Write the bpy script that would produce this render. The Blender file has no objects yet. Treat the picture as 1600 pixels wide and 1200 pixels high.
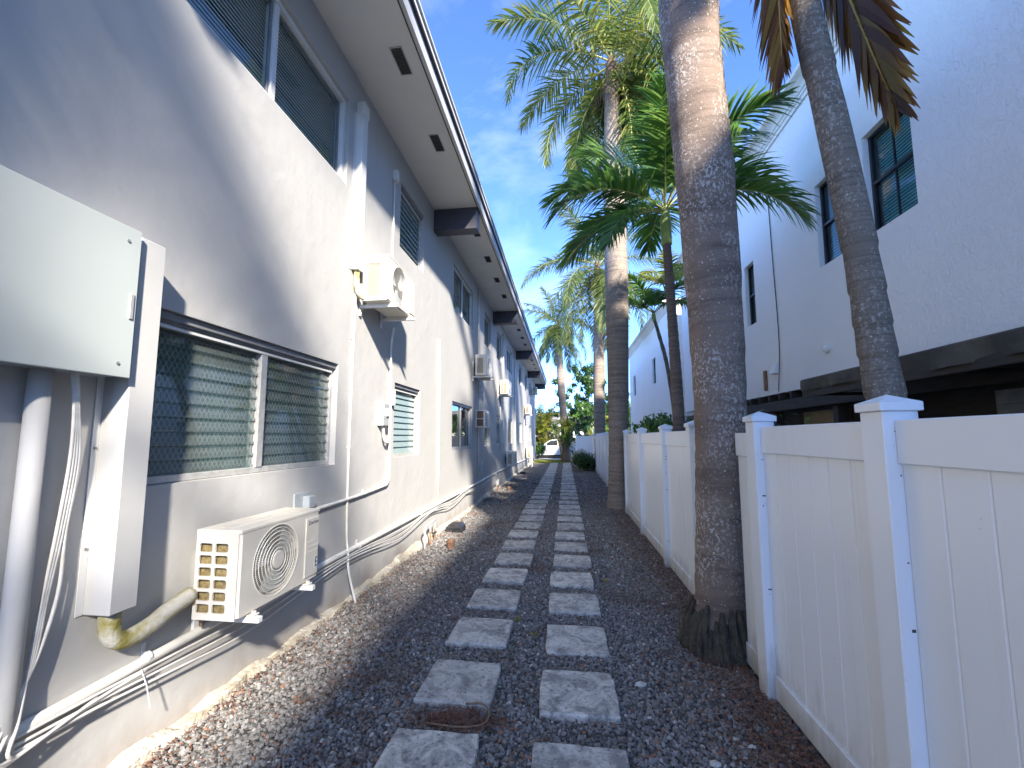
import bpy, bmesh, math, random
import numpy as np
from mathutils import Vector, Matrix
R = math.radians
random.seed(7); rng = np.random.default_rng(7)
scene = bpy.context.scene
col = scene.collection

# ------------------------------------------------------------------ camera
cam_d = bpy.data.cameras.new('camera'); cam = bpy.data.objects.new('camera', cam_d); col.objects.link(cam)
scene.camera = cam
PITCH = math.atan(67/670); YAW = math.atan(84/math.hypot(670, 67))
fw = Vector((-math.sin(YAW)*math.cos(PITCH), math.cos(YAW)*math.cos(PITCH), math.sin(PITCH)))
rt = Vector((math.cos(YAW), math.sin(YAW), 0)); up = rt.cross(fw)
M = Matrix((rt, up, -fw)).transposed().to_4x4(); M.translation = (0, 0, 1.6)
cam.matrix_world = M
cam_d.sensor_width = 36; cam_d.lens = 670/1600*36; cam_d.shift_y = 16/1600
cam_d.clip_start = 0.05; cam_d.clip_end = 2000

# ------------------------------------------------------------------ light
SUN = Vector((0.38, -0.76, 0.52)).normalized()          # towards the sun
elev = math.asin(SUN.z); azim = math.atan2(SUN.x, SUN.y)
world = bpy.data.worlds.new('World'); scene.world = world; world.use_nodes = True
nt = world.node_tree; N = nt.nodes; L = nt.links
sky = N.new('ShaderNodeTexSky'); sky.sky_type = 'NISHITA'; sky.sun_disc = False
sky.sun_elevation = elev; sky.sun_rotation = azim; sky.air_density = 0.55; sky.altitude = 5000; sky.dust_density = 0.0; sky.ozone_density = 7.0
tc = N.new('ShaderNodeTexCoord'); mp = N.new('ShaderNodeMapping'); mp.inputs['Scale'].default_value = (1, 1, 2.2)
nz = N.new('ShaderNodeTexNoise'); nz.inputs['Scale'].default_value = 2.3; nz.inputs['Detail'].default_value = 7; nz.inputs['Roughness'].default_value = .58; nz.inputs['Distortion'].default_value = .35
rp = N.new('ShaderNodeValToRGB'); rp.color_ramp.elements[0].position = .52; rp.color_ramp.elements[1].position = .85
rp.color_ramp.elements[1].color = (.42, .42, .42, 1)
mx = N.new('ShaderNodeMix'); mx.data_type = 'RGBA'; mx.inputs['B'].default_value = (1.7, 1.85, 2.15, 1)
bg = N['Background']; bg.inputs['Strength'].default_value = 0.15
L.new(tc.outputs['Generated'], mp.inputs['Vector']); L.new(mp.outputs['Vector'], nz.inputs['Vector']); L.new(nz.outputs['Fac'], rp.inputs['Fac'])
L.new(rp.outputs['Color'], mx.inputs['Factor']); L.new(sky.outputs['Color'], mx.inputs['A'])
L.new(mx.outputs['Result'], bg.inputs['Color'])
sd = bpy.data.lights.new('sun', 'SUN'); sd.energy = 2.0; sd.angle = R(2.4); sd.color = (1, .92, .81)
sun = bpy.data.objects.new('sun', sd); col.objects.link(sun); sun.location = (10, -20, 20)
sun.rotation_euler = (-SUN).to_track_quat('-Z', 'Y').to_euler()
vs = scene.view_settings; vs.view_transform = 'Standard'; vs.look = 'None'; vs.gamma = 1; vs.exposure = 3.05
scene.cycles.max_bounces = 8; scene.cycles.transparent_max_bounces = 24

# ------------------------------------------------------------------ materials
def newmat(name):
    m = bpy.data.materials.new(name); m.use_nodes = True
    return m, m.node_tree.nodes, m.node_tree.links, m.node_tree.nodes['Principled BSDF']
def ramp(N, stops, interp='LINEAR'):
    r = N.new('ShaderNodeValToRGB'); r.color_ramp.interpolation = interp; e = r.color_ramp.elements
    while len(e) < len(stops): e.new(.5)
    for el, (p, c) in zip(e, stops):
        el.position = p; el.color = tuple(c) + (1,) if len(c) == 3 else c
    return r
def noise(N, L, vec, scale, detail=4, rough=.55, dist=0):
    n = N.new('ShaderNodeTexNoise'); n.inputs['Scale'].default_value = scale; n.inputs['Detail'].default_value = detail
    n.inputs['Roughness'].default_value = rough; n.inputs['Distortion'].default_value = dist
    if vec is not None: L.new(vec, n.inputs['Vector'])
    return n.outputs['Fac']
def pos(N, L, scale=(1, 1, 1)):
    g = N.new('ShaderNodeNewGeometry'); m = N.new('ShaderNodeMapping'); m.inputs['Scale'].default_value = scale
    L.new(g.outputs['Position'], m.inputs['Vector']); return m.outputs['Vector']
def mixc(N, L, fac, a, b, mode='MIX'):
    m = N.new('ShaderNodeMix'); m.data_type = 'RGBA'; m.blend_type = mode
    for s, v in (('Factor', fac), ('A', a), ('B', b)):
        if hasattr(v, 'links'): L.new(v, m.inputs[s])
        else: m.inputs[s].default_value = v if not isinstance(v, tuple) else (v + (1,) if len(v) == 3 else v)
    return m.outputs['Result']
def bump(N, L, b, h, strength=.3, dist=.01, prev=None):
    n = N.new('ShaderNodeBump'); n.inputs['Strength'].default_value = strength; n.inputs['Distance'].default_value = dist
    L.new(h, n.inputs['Height'])
    if prev is not None: L.new(prev, n.inputs['Normal'])
    if b is not None: L.new(n.outputs['Normal'], b.inputs['Normal'])
    return n.outputs['Normal']
def pm(name, c1, c2=None, scale=4, rough=.6, bmp=0, bscale=60, bdist=.01, spec=.5, lo=.35, hi=.65, metal=0, vs=(1, 1, 1), detail=5):
    m, N, L, b = newmat(name); v = pos(N, L, vs)
    c2 = c2 or tuple(x*.85 for x in c1)
    r = ramp(N, [(lo, c1), (hi, c2)]); L.new(noise(N, L, v, scale, detail), r.inputs['Fac']); L.new(r.outputs['Color'], b.inputs['Base Color'])
    b.inputs['Roughness'].default_value = rough; b.inputs['Metallic'].default_value = metal; b.inputs['Specular IOR Level'].default_value = spec
    if bmp: bump(N, L, b, noise(N, L, v, bscale, 3), bmp, bdist)
    return m
def stucco_soft(name):
    m, N, L, b = newmat(name); v = pos(N, L)
    base = mixc(N, L, noise(N, L, v, .9, 5), (.415, .41, .395), (.465, .46, .443))
    st = noise(N, L, pos(N, L, (1, 2.5, .5)), 1.7, 6)                     # faint rain streaks and roller marks
    rs = ramp(N, [(.52, (0, 0, 0)), (.75, (.30,)*3)]); L.new(st, rs.inputs['Fac'])
    c = mixc(N, L, rs.outputs['Color'], base, (.38, .375, .36))
    sp = noise(N, L, v, 55, 2); r2 = ramp(N, [(.70, (0, 0, 0)), (.76, (.35,)*3)]); L.new(sp, r2.inputs['Fac'])
    c = mixc(N, L, r2.outputs['Color'], c, (.42, .41, .38))
    # brown splash-back dirt just above the gravel
    sx = N.new('ShaderNodeSeparateXYZ'); L.new(v, sx.inputs[0])
    hz = N.new('ShaderNodeMath'); hz.operation = 'MULTIPLY_ADD'; L.new(noise(N, L, pos(N, L, (1, 1, .4)), 3.2, 6), hz.inputs[0]); hz.inputs[1].default_value = -.55
    L.new(sx.outputs['Z'], hz.inputs[2])
    r3 = ramp(N, [(0, (.55,)*3), (.5, (0, 0, 0))]); ad = N.new('ShaderNodeMath'); ad.operation = 'MULTIPLY_ADD'; L.new(hz.outputs[0], ad.inputs[0]); ad.inputs[1].default_value = 2.2; ad.inputs[2].default_value = .62
    L.new(ad.outputs[0], r3.inputs['Fac'])
    c = mixc(N, L, r3.outputs['Color'], c, (.21, .15, .11))
    L.new(c, b.inputs['Base Color']); b.inputs['Roughness'].default_value = .72; b.inputs['Specular IOR Level'].default_value = .3
    n1 = bump(N, L, None, noise(N, L, v, 4, 4), .20, .04)
    n2 = bump(N, L, None, noise(N, L, pos(N, L, (1, .55, 1.4)), 34, 4, .6, .6), .10, .008, n1)
    bump(N, L, b, noise(N, L, v, 190, 2), .10, .003, n2)
    return m
def stucco_rough(name, c):
    m, N, L, b = newmat(name); v = pos(N, L)
    nz = noise(N, L, pos(N, L, (1, 1, .8)), 13, 5, .6, 1.2)
    r = ramp(N, [(.45, (0, 0, 0)), (.62, (1, 1, 1))]); L.new(nz, r.inputs['Fac'])
    cc = mixc(N, L, noise(N, L, v, .7, 5), c, tuple(x*.93 for x in c))
    L.new(cc, b.inputs['Base Color']); b.inputs['Roughness'].default_value = .8; b.inputs['Specular IOR Level'].default_value = .25
    n1 = bump(N, L, None, r.outputs['Color'], .5, .011)
    bump(N, L, b, noise(N, L, v, 90, 3), .25, .006, n1)
    return m
def glass(name, tint, rough=.015, ior=1.5, haze=0.0, hazec=(.5, .55, .55)):
    m, N, L, b = newmat(name); out = N['Material Output']
    t = N.new('ShaderNodeBsdfTransparent'); t.inputs['Color'].default_value = tint + (1,)
    g = N.new('ShaderNodeBsdfGlossy'); g.inputs['Roughness'].default_value = rough
    f = N.new('ShaderNodeFresnel'); gg = N.new('ShaderNodeNewGeometry'); mm = N.new('ShaderNodeMath'); mm.operation = 'MULTIPLY_ADD'
    L.new(gg.outputs['Backfacing'], mm.inputs[0]); mm.inputs[1].default_value = 1/ior-ior; mm.inputs[2].default_value = ior; L.new(mm.outputs[0], f.inputs['IOR'])   # same reflectance from both sides of the pane
    body = t.outputs[0]
    if haze:
        d = N.new('ShaderNodeBsdfDiffuse'); d.inputs['Color'].default_value = hazec + (1,)
        mh = N.new('ShaderNodeMixShader'); mh.inputs[0].default_value = haze; L.new(t.outputs[0], mh.inputs[1]); L.new(d.outputs[0], mh.inputs[2]); body = mh.outputs[0]
    ms = N.new('ShaderNodeMixShader'); L.new(f.outputs[0], ms.inputs[0]); L.new(body, ms.inputs[1]); L.new(g.outputs[0], ms.inputs[2])
    L.new(ms.outputs[0], out.inputs['Surface']); N.remove(b); return m
def leafmat(name, stops, trans=.35, rough=.42, tcol=None):
    m, N, L, b = newmat(name); out = N['Material Output']
    g = N.new('ShaderNodeNewGeometry'); r = ramp(N, stops); 
    ad = N.new('ShaderNodeMath'); ad.operation = 'MULTIPLY_ADD'; L.new(noise(N, L, pos(N, L), 1.7, 2), ad.inputs[0]); ad.inputs[1].default_value = .9
    m2 = N.new('ShaderNodeMath'); m2.operation = 'MULTIPLY_ADD'; L.new(g.outputs['Random Per Island'], m2.inputs[0]); m2.inputs[1].default_value = .75; m2.inputs[2].default_value = -.33
    L.new(m2.outputs[0], ad.inputs[2]); L.new(ad.outputs[0], r.inputs['Fac'])
    L.new(r.outputs['Color'], b.inputs['Base Color']); b.inputs['Roughness'].default_value = rough
    t = N.new('ShaderNodeBsdfTranslucent'); hs = N.new('ShaderNodeHueSaturation'); hs.inputs['Value'].default_value = 1.6; hs.inputs['Hue'].default_value = .485
    L.new(r.outputs['Color'], hs.inputs['Color']); L.new(hs.outputs['Color'], t.inputs['Color'])
    ms = N.new('ShaderNodeMixShader'); ms.inputs[0].default_value = trans; L.new(b.outputs[0], ms.inputs[1]); L.new(t.outputs[0], ms.inputs[2])
    L.new(ms.outputs[0], out.inputs['Surface']); return m
def barkmat(name, c1, c2, spot, spotlo=.60, ringscale=9, spotscale=26, spotamt=.9, moss=None):
    m, N, L, b = newmat(name); v = pos(N, L)
    c = mixc(N, L, noise(N, L, pos(N, L, (2.2, 2.2, .8)), 1.6, 6, .62), c1, c2)
    rg = noise(N, L, pos(N, L, (.6, .6, ringscale)), 2.2, 4, .6, .2)
    r0 = ramp(N, [(.36, (.55,)*3), (.55, (1, 1, 1))]); L.new(rg, r0.inputs['Fac']); c = mixc(N, L, .75, c, r0.outputs['Color'], 'MULTIPLY')
    patch = ramp(N, [(.40, (.0,)*3), (.62, (1, 1, 1))]); L.new(noise(N, L, v, 2.3, 4), patch.inputs['Fac'])
    sp = noise(N, L, pos(N, L, (1, 1, .75)), spotscale, 4, .62, .3); r = ramp(N, [(spotlo-.05, (0, 0, 0)), (spotlo+.04, (spotamt,)*3)]); L.new(sp, r.inputs['Fac'])
    f = mixc(N, L, 1.0, r.outputs['Color'], patch.outputs['Color'], 'MULTIPLY')
    c = mixc(N, L, f, c, spot)
    sp2 = noise(N, L, v, 62, 2, .5); rr = ramp(N, [(.67, (0, 0, 0)), (.71, (spotamt,)*3)]); L.new(sp2, rr.inputs['Fac'])
    c = mixc(N, L, rr.outputs['Color'], c, tuple(min(.75, x*1.35) for x in spot))
    L.new(c, b.inputs['Base Color']); b.inputs['Roughness'].default_value = .9; b.inputs['Specular IOR Level'].default_value = .2
    n1 = bump(N, L, None, rg, .5, .015)
    bump(N, L, b, noise(N, L, v, 48, 5, .65), .55, .012, n1); return m
def gravelmat(name, base=True):
    m, N, L, b = newmat(name); v = pos(N, L)
    stops = [(0, (.11, .106, .10)), (.22, (.19, .183, .172)), (.52, (.25, .24, .228)), (.88, (.33, .32, .30)), (.930, (.27, .15, .10)), (.975, (.50, .47, .43))]
    r = ramp(N, stops, 'CONSTANT' if not base else 'LINEAR')
    if base:
        vo = N.new('ShaderNodeTexVoronoi'); vo.inputs['Scale'].default_value = 42; L.new(v, vo.inputs['Vector'])
        sx = N.new('ShaderNodeSeparateColor'); L.new(vo.outputs['Color'], sx.inputs[0])
        r2 = ramp(N, stops, 'CONSTANT'); L.new(sx.outputs[0], r2.inputs['Fac']); c = r2.outputs['Color']
        ed = ramp(N, [(0.15, (1, 1, 1)), (.75, (.35,)*3)]); L.new(vo.outputs['Distance'], ed.inputs['Fac'])
        c = mixc(N, L, 1.0, c, ed.outputs['Color'], 'MULTIPLY')
        iv = N.new('ShaderNodeMath'); iv.operation = 'SUBTRACT'; iv.inputs[0].default_value = 1; L.new(vo.outputs['Distance'], iv.inputs[1])
        bump(N, L, b, iv.outputs[0], .9, .02)
    else:
        g = N.new('ShaderNodeNewGeometry'); L.new(g.outputs['Random Per Island'], r.inputs['Fac']); c = r.outputs['Color']
        c = mixc(N, L, noise(N, L, v, 90, 3), c, (1.35,)*3, 'MULTIPLY') if False else c
        bump(N, L, b, noise(N, L, v, 160, 3), .5, .004)
    # drifts of red-brown humus
    h = ramp(N, [(.53, (0, 0, 0)), (.68, (.65,)*3)]); L.new(noise(N, L, v, 1.25, 6, .6), h.inputs['Fac'])
    c = mixc(N, L, h.outputs['Color'], c, (.12, .072, .05))
    L.new(c, b.inputs['Base Color']); b.inputs['Roughness'].default_value = .78; b.inputs['Specular IOR Level'].default_value = .3; return m
def pavermat(name):
    m, N, L, b = newmat(name); v = pos(N, L)
    oi = N.new('ShaderNodeObjectInfo')
    ci = ramp(N, [(0, (.53, .505, .455)), (.5, (.62, .59, .53)), (1, (.68, .645, .58))]); L.new(oi.outputs['Random'], ci.inputs['Fac'])
    d = ramp(N, [(.40, (.85,)*3), (.58, (0, 0, 0))]); L.new(noise(N, L, v, 6.5, 9, .74, .8), d.inputs['Fac'])
    c = mixc(N, L, d.outputs['Color'], ci.outputs['Color'], (.20, .195, .19))
    s = ramp(N, [(.54, (0, 0, 0)), (.64, (.7,)*3)]); L.new(noise(N, L, v, 34, 6, .7), s.inputs['Fac']); c = mixc(N, L, s.outputs['Color'], c, (.10, .10, .10))
    w = ramp(N, [(.60, (0, 0, 0)), (.72, (.5,)*3)]); L.new(noise(N, L, v, 11, 5, .6, 1.5), w.inputs['Fac']); c = mixc(N, L, w.outputs['Color'], c, (.70, .69, .66))
    L.new(c, b.inputs['Base Color']); b.inputs['Roughness'].default_value = .85; b.inputs['Specular IOR Level'].default_value = .25
    n1 = bump(N, L, None, noise(N, L, v, 9, 5, .6, 1.2), .5, .02); bump(N, L, b, noise(N, L, v, 80, 3), .35, .004, n1); return m

M_ = {}
M_['wall'] = stucco_soft('grey_stucco')
M_['soffit'] = pm('soffit_paint', (.66, .655, .64), (.62, .615, .60), 2, .7, .12, 60, .004)
M_['fascia'] = pm('fascia_paint', (.52, .53, .55), (.46, .47, .49), 3, .5, .1, 30)
M_['navy'] = pm('dark_navy_paint', (.045, .045, .062), (.060, .060, .08), 5, .5, .1, 50)
M_['drip'] = pm('dark_drip_edge', (.02, .02, .03), (.03, .03, .04), 5, .45)
M_['white'] = pm('white_metal_paint', (.66, .66, .645), (.61, .61, .59), 6, .4, .04, 40)
M_['ductgrey'] = pm('wall_painted_metal', (.50, .50, .485), (.46, .455, .44), 3, .45, .04, 30)
M_['cream'] = pm('aged_cream_plastic', (.66, .63, .55), (.60, .56, .48), 5, .38, .03, 60)
M_['creamd'] = pm('aged_cream_plastic_pale', (.73, .70, .62), (.66, .62, .54), 9, .42)  # slightly paler cream for fan guards, ribs and the vent ring
M_['conduit'] = pm('painted_conduit', (.74, .73, .69), (.62, .60, .54), 7, .5, .1, 50)
M_['cable'] = pm('grey_white_cable', (.66, .655, .63), (.52, .51, .48), 14, .5)
M_['dark'] = pm('dark_plastic', (.022, .022, .026), (.035, .035, .038), 12, .45)
M_['black'] = pm('black_ink', (.012,)*3, (.02,)*3, 12, .5)
M_['ink'] = pm('grey_purple_ink', (.11, .10, .15), (.15, .14, .19), 12, .5)
M_['alu'] = pm('weathered_aluminium', (.55, .55, .53), (.42, .42, .40), 18, .42, .1, 80, .004, metal=.35)
M_['alud'] = pm('dark_metal_and_head_shade', (.17, .175, .185), (.22, .225, .23), 9, .5)  # dark metal of clips and sashes; on window heads it stands for shadow
M_['coil'] = pm('condenser_fins', (.42, .33, .15), (.22, .16, .07), 60, .5, .6, 220, .004, metal=.3)
M_['grille'] = pm('grey_steel_grille', (.80, .80, .77), (.68, .68, .65), 20, .5, metal=.2)
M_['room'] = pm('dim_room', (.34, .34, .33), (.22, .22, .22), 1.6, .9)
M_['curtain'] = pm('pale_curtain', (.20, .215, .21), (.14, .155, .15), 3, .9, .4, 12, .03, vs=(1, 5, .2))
M_['blind'] = pm('window_blind', (.72, .74, .73), (.64, .67, .66), 2, .7)
M_['louvre'] = glass('louvre_glass', (.70, .78, .77), .03, 1.6, .12, (.40, .45, .45))
M_['louvre_op'] = glass('frosted_louvre_glass', (.45, .55, .54), .10, 1.5, .62, (.40, .52, .51))
M_['glass_dark'] = glass('tinted_window_glass', (.74, .84, .82), .012, 1.55)
M_['glass_clear'] = glass('reflective_window_glass', (.50, .55, .55), .01, 2.4)
M_['glass_blue'] = glass('blue_tinted_glass', (.42, .74, .82), .01, 1.5)
def vinylmat(name):
    m, N, L, b = newmat(name); v = pos(N, L)
    c = mixc(N, L, noise(N, L, v, 1.5, 5), (.80, .84, .88), (.76, .80, .84))
    sx = N.new('ShaderNodeSeparateXYZ'); L.new(v, sx.inputs[0])
    h = N.new('ShaderNodeMath'); h.operation = 'MULTIPLY_ADD'; L.new(noise(N, L, pos(N, L, (1, 1, .35)), 9, 6, .65), h.inputs[0]); h.inputs[1].default_value = -.62; L.new(sx.outputs['Z'], h.inputs[2])
    r = ramp(N, [(.0, (.75,)*3), (.32, (0, 0, 0))]); a = N.new('ShaderNodeMath'); a.operation = 'ADD'; L.new(h.outputs[0], a.inputs[0]); a.inputs[1].default_value = .34; L.new(a.outputs[0], r.inputs['Fac'])
    c = mixc(N, L, r.outputs['Color'], c, (.26, .23, .18))
    st = ramp(N, [(.60, (0, 0, 0)), (.80, (.28,)*3)]); L.new(noise(N, L, pos(N, L, (6, 6, .35)), 2.2, 6, .6), st.inputs['Fac']); c = mixc(N, L, st.outputs['Color'], c, (.50, .52, .50))
    sp = ramp(N, [(.72, (0, 0, 0)), (.77, (.6,)*3)]); L.new(noise(N, L, v, 38, 3), sp.inputs['Fac']); c = mixc(N, L, sp.outputs['Color'], c, (.52, .53, .52))
    L.new(c, b.inputs['Base Color']); b.inputs['Roughness'].default_value = .28; bump(N, L, b, noise(N, L, pos(N, L, (1, 1, .4)), 3.5, 3), .10, .03); return m
M_['vinyl'] = vinylmat('white_vinyl')
M_['vinyl_dirt'] = pm('scuffed_white_vinyl', (.79, .80, .81), (.66, .66, .65), 7, .32, .03, 20, .01, lo=.5, hi=.78)
M_['screw'] = pm('screw_holes', (.05, .05, .05), None, 5, .6)
M_['stuccoR'] = stucco_rough('white_knockdown_stucco', (.84, .83, .81))
M_['creamwall'] = stucco_rough('cream_stucco', (.78, .75, .68))
M_['frameblk'] = pm('black_window_frame', (.015, .016, .018), (.025, .026, .028), 10, .35)
M_['brownwood_shade'] = pm('dark_brown_wood_and_shade', (.045, .036, .030), (.025, .020, .017), 3, .7, .3, 20, .01, vs=(8, 1, 8))  # brown wood of rafters and posts; stands for shade on the ground-floor wall
M_['canopy'] = pm('dusty_black_canvas', (.050, .046, .040), (.12, .11, .085), 2.2, .8, .3, 7, .03, lo=.45, hi=.75)
M_['tanpanel'] = pm('tan_board', (.32, .25, .16), (.24, .18, .11), 3, .7)
M_['rust'] = pm('rusty_steel', (.30, .16, .07), (.14, .08, .05), 30, .8, .4, 60)
M_['gravel0'] = gravelmat('gravel_bed', True); M_['gravel'] = gravelmat('gravel_stones', False)
M_['paver'] = pavermat('concrete_paver')
M_['footing'] = pm('crumbling_footing', (.60, .56, .47), (.36, .31, .23), 6, .9, .9, 26, .02, lo=.3, hi=.7)
M_['soil'] = pm('soil_and_turf', (.085, .075, .045), (.05, .075, .025), .8, .95, .6, 30, .03)
M_['concrete'] = pm('pale_concrete', (.50, .48, .44), (.42, .40, .37), .8, .85, .2, 40)
M_['asphalt'] = pm('asphalt', (.10, .10, .10), (.075, .075, .08), 2, .9, .3, 120)
M_['bark1'] = barkmat('royal_palm_bark_brown', (.185, .13, .098), (.265, .21, .17), (.50, .47, .42), .56, 6, 46)
M_['bark2'] = barkmat('royal_palm_bark_grey', (.22, .17, .13), (.30, .255, .21), (.44, .42, .38), .64)
M_['bark3'] = barkmat('ringed_palm_bark', (.17, .14, .11), (.27, .23, .185), (.42, .39, .34), .57, 22, 40)
M_['bark4'] = barkmat('slender_palm_bark', (.13, .10, .085), (.19, .155, .13), (.30, .28, .25), .66, 18, 40)
M_['roots'] = pm('root_mat', (.055, .046, .033), (.10, .085, .06), 14, .95, 1, 55, .03)
M_['shaft'] = pm('green_crownshaft', (.22, .30, .07), (.30, .36, .12), 3, .4, .1, 30, vs=(5, 5, .5))
M_['shaftb'] = pm('brown_leaf_base', (.16, .10, .06), (.09, .06, .04), 9, .8, .5, 40)
G = lambda *s: [(p, c) for p, c in s]
M_['leaf_royal'] = leafmat('royal_palm_leaf', G((0, (.028, .055, .013)), (.40, (.070, .115, .020)), (.75, (.16, .185, .035)), (1, (.27, .25, .07))), .40)
M_['leaf_far'] = leafmat('sunlit_palm_leaf', G((0, (.035, .065, .018)), (.4, (.085, .13, .03)), (.8, (.18, .20, .05)), (1, (.25, .22, .09))), .40)
M_['leaf_green'] = leafmat('glossy_green_palm_leaf', G((0, (.026, .075, .016)), (.45, (.065, .155, .03)), (.85, (.135, .24, .05)), (1, (.23, .31, .08))), .40, .32)
M_['leaf_dry'] = leafmat('dry_brown_palm_leaf', G((0, (.07, .032, .015)), (.45, (.19, .09, .025)), (.75, (.32, .21, .04)), (1, (.22, .23, .05))), .5, .5)
M_['leaf_yellow'] = leafmat('yellow_green_leaf', G((0, (.06, .10, .015)), (.4, (.17, .22, .025)), (.8, (.36, .36, .04)), (1, (.30, .24, .09))), .40)
M_['leaf_bush'] = leafmat('dark_shrub_leaf', G((0, (.014, .035, .010)), (.5, (.035, .085, .020)), (1, (.08, .15, .035))), .25, .35)
M_['leaf_dead'] = leafmat('hanging_dead_leaf', G((0, (.06, .045, .03)), (.5, (.13, .10, .07)), (1, (.20, .16, .11))), .2, .8)
M_['rachis'] = pm('yellow_green_midrib', (.22, .25, .06), (.30, .27, .08), 6, .5)
M_['rachisy'] = pm('yellow_midrib', (.50, .38, .05), (.42, .28, .05), 6, .5)
M_['litter'] = leafmat('fallen_litter', G((0, (.07, .032, .022)), (.5, (.17, .08, .05)), (1, (.30, .18, .11))), .05, .9)
M_['twig'] = pm('dry_twig', (.16, .10, .06), (.24, .17, .11), 30, .9)
M_['terra'] = pm('terracotta', (.19, .095, .055), (.26, .14, .085), 20, .9, .2)
M_['shell'] = pm('white_limestone_chip', (.55, .54, .50), (.42, .40, .36), 30, .8)
M_['insul'] = pm('mossy_pipe_wrap', (.47, .45, .38), (.24, .21, .05), 9, .8, .6, 60, .01, lo=.42, hi=.62)
M_['boxgreen'] = pm('grey_green_enclosure', (.42, .46, .44), (.40, .435, .42), 1.6, .34, .02, 4)
M_['greybox'] = pm('grey_switch_box', (.42, .45, .46), (.34, .37, .38), 14, .5)
M_['carpaint'] = pm('white_car_paint', (.78, .78, .77), None, 3, .15)
M_['tyre'] = pm('tyre_rubber', (.02, .02, .02), None, 9, .8)
M_['rooft'] = pm('grey_roof_shingle', (.20, .185, .17), (.28, .26, .24), 3, .9, .3, 20)
M_['solar'] = pm('solar_panel', (.02, .022, .05), None, 3, .2)
M_['gutterw'] = M_['white']

# ------------------------------------------------------------------ mesh helpers
WL = {}          # world origin of each parent
class MB:
    def __init__(s): s.v = []; s.f = []
    def quad(s, a, b, c, d): i = len(s.v); s.v += [a, b, c, d]; s.f.append((i, i+1, i+2, i+3))
    def box(s, x0, x1, y0, y1, z0, z1, bev=0):
        lo = (min(x0, x1), min(y0, y1), min(z0, z1)); hi = (max(x0, x1), max(y0, y1), max(z0, z1)); i = len(s.v)
        if not bev:
            for x in (0, 1):
                for y in (0, 1):
                    for z in (0, 1): s.v.append(((lo, hi)[x][0], (lo, hi)[y][1], (lo, hi)[z][2]))
            for q in ((0, 1, 3, 2), (4, 6, 7, 5), (0, 4, 5, 1), (2, 3, 7, 6), (0, 2, 6, 4), (1, 5, 7, 3)): s.f.append(tuple(i+k for k in q))
            return s
        idx = {}
        for c in range(8):
            sg = ((c >> 2) & 1, (c >> 1) & 1, c & 1)
            for a in range(3):
                p = []
                for k in range(3):
                    e = (lo, hi)[sg[k]][k]
                    p.append(e if k == a else e + (bev if sg[k] == 0 else -bev))
                idx[(sg, a)] = len(s.v); s.v.append(tuple(p))
        for a in range(3):
            o = [k for k in range(3) if k != a]
            for side in (0, 1):
                q = []
                for u, w in ((0, 0), (1, 0), (1, 1), (0, 1)):
                    g = [0, 0, 0]; g[a] = side; g[o[0]] = u; g[o[1]] = w; q.append(idx[(tuple(g), a)])
                s.f.append(tuple(q))
            for u in (0, 1):
                for w in (0, 1):
                    g0 = [0, 0, 0]; g0[o[0]] = u; g0[o[1]] = w; g1 = list(g0); g1[a] = 1
                    s.f.append((idx[(tuple(g0), o[0])], idx[(tuple(g1), o[0])], idx[(tuple(g1), o[1])], idx[(tuple(g0), o[1])]))
        for c in range(8):
            sg = ((c >> 2) & 1, (c >> 1) & 1, c & 1); s.f.append((idx[(sg, 0)], idx[(sg, 1)], idx[(sg, 2)]))
        return s
    def tube(s, pts, r, n=10, cap=True):
        pts = [Vector(p) for p in pts]; rr = r if isinstance(r, (list, tuple)) else [r]*len(pts)
        t0 = (pts[1]-pts[0]).normalized(); ref = Vector((0, 0, 1)) if abs(t0.z) < .9 else Vector((1, 0, 0))
        nrm = t0.cross(ref).normalized(); base = len(s.v)
        for k, p in enumerate(pts):
            t = (pts[min(k+1, len(pts)-1)]-pts[max(k-1, 0)]).normalized()
            nrm = (nrm - t*nrm.dot(t)).normalized(); bn = t.cross(nrm)
            for j in range(n):
                a = 2*math.pi*j/n; s.v.append(tuple(p + (nrm*math.cos(a)+bn*math.sin(a))*rr[k]))
        for k in range(len(pts)-1):
            for j in range(n): s.f.append((base+k*n+j, base+k*n+(j+1) % n, base+(k+1)*n+(j+1) % n, base+(k+1)*n+j))
        if cap:
            s.f.append(tuple(base+j for j in range(n))[::-1]); e = base+(len(pts)-1)*n; s.f.append(tuple(e+j for j in range(n)))
        return s
    def prism(s, prof, ax, a0, a1):      # 2-D profile extruded along axis ax
        i = len(s.v); n = len(prof)
        for a in (a0, a1):
            for p in prof:
                q = list(p); q.insert(ax, a); s.v.append(tuple(q))
        for k in range(n): s.f.append((i+k, i+(k+1) % n, i+n+(k+1) % n, i+n+k))
        s.f.append(tuple(range(i, i+n))[::-1]); s.f.append(tuple(range(i+n, i+2*n))); return s
    def mesh(s, name, mat, smooth=False, off=(0, 0, 0), fix=True):
        m = bpy.data.meshes.new(name)
        m.from_pydata([(a-off[0], b-off[1], c-off[2]) for a, b, c in s.v], [], s.f)
        if fix:
            bm = bmesh.new(); bm.from_mesh(m); bmesh.ops.recalc_face_normals(bm, faces=bm.faces); bm.to_mesh(m); bm.free()
        if smooth: m.polygons.foreach_set('use_smooth', [True]*len(m.polygons))
        if mat: m.materials.append(M_[mat])
        return m
    def build(s, name, mat, parent=None, smooth=False, fix=True):
        off = WL[parent.name] if parent else (0, 0, 0)
        return link(name, s.mesh(name, mat, smooth, off, fix), parent)
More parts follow.
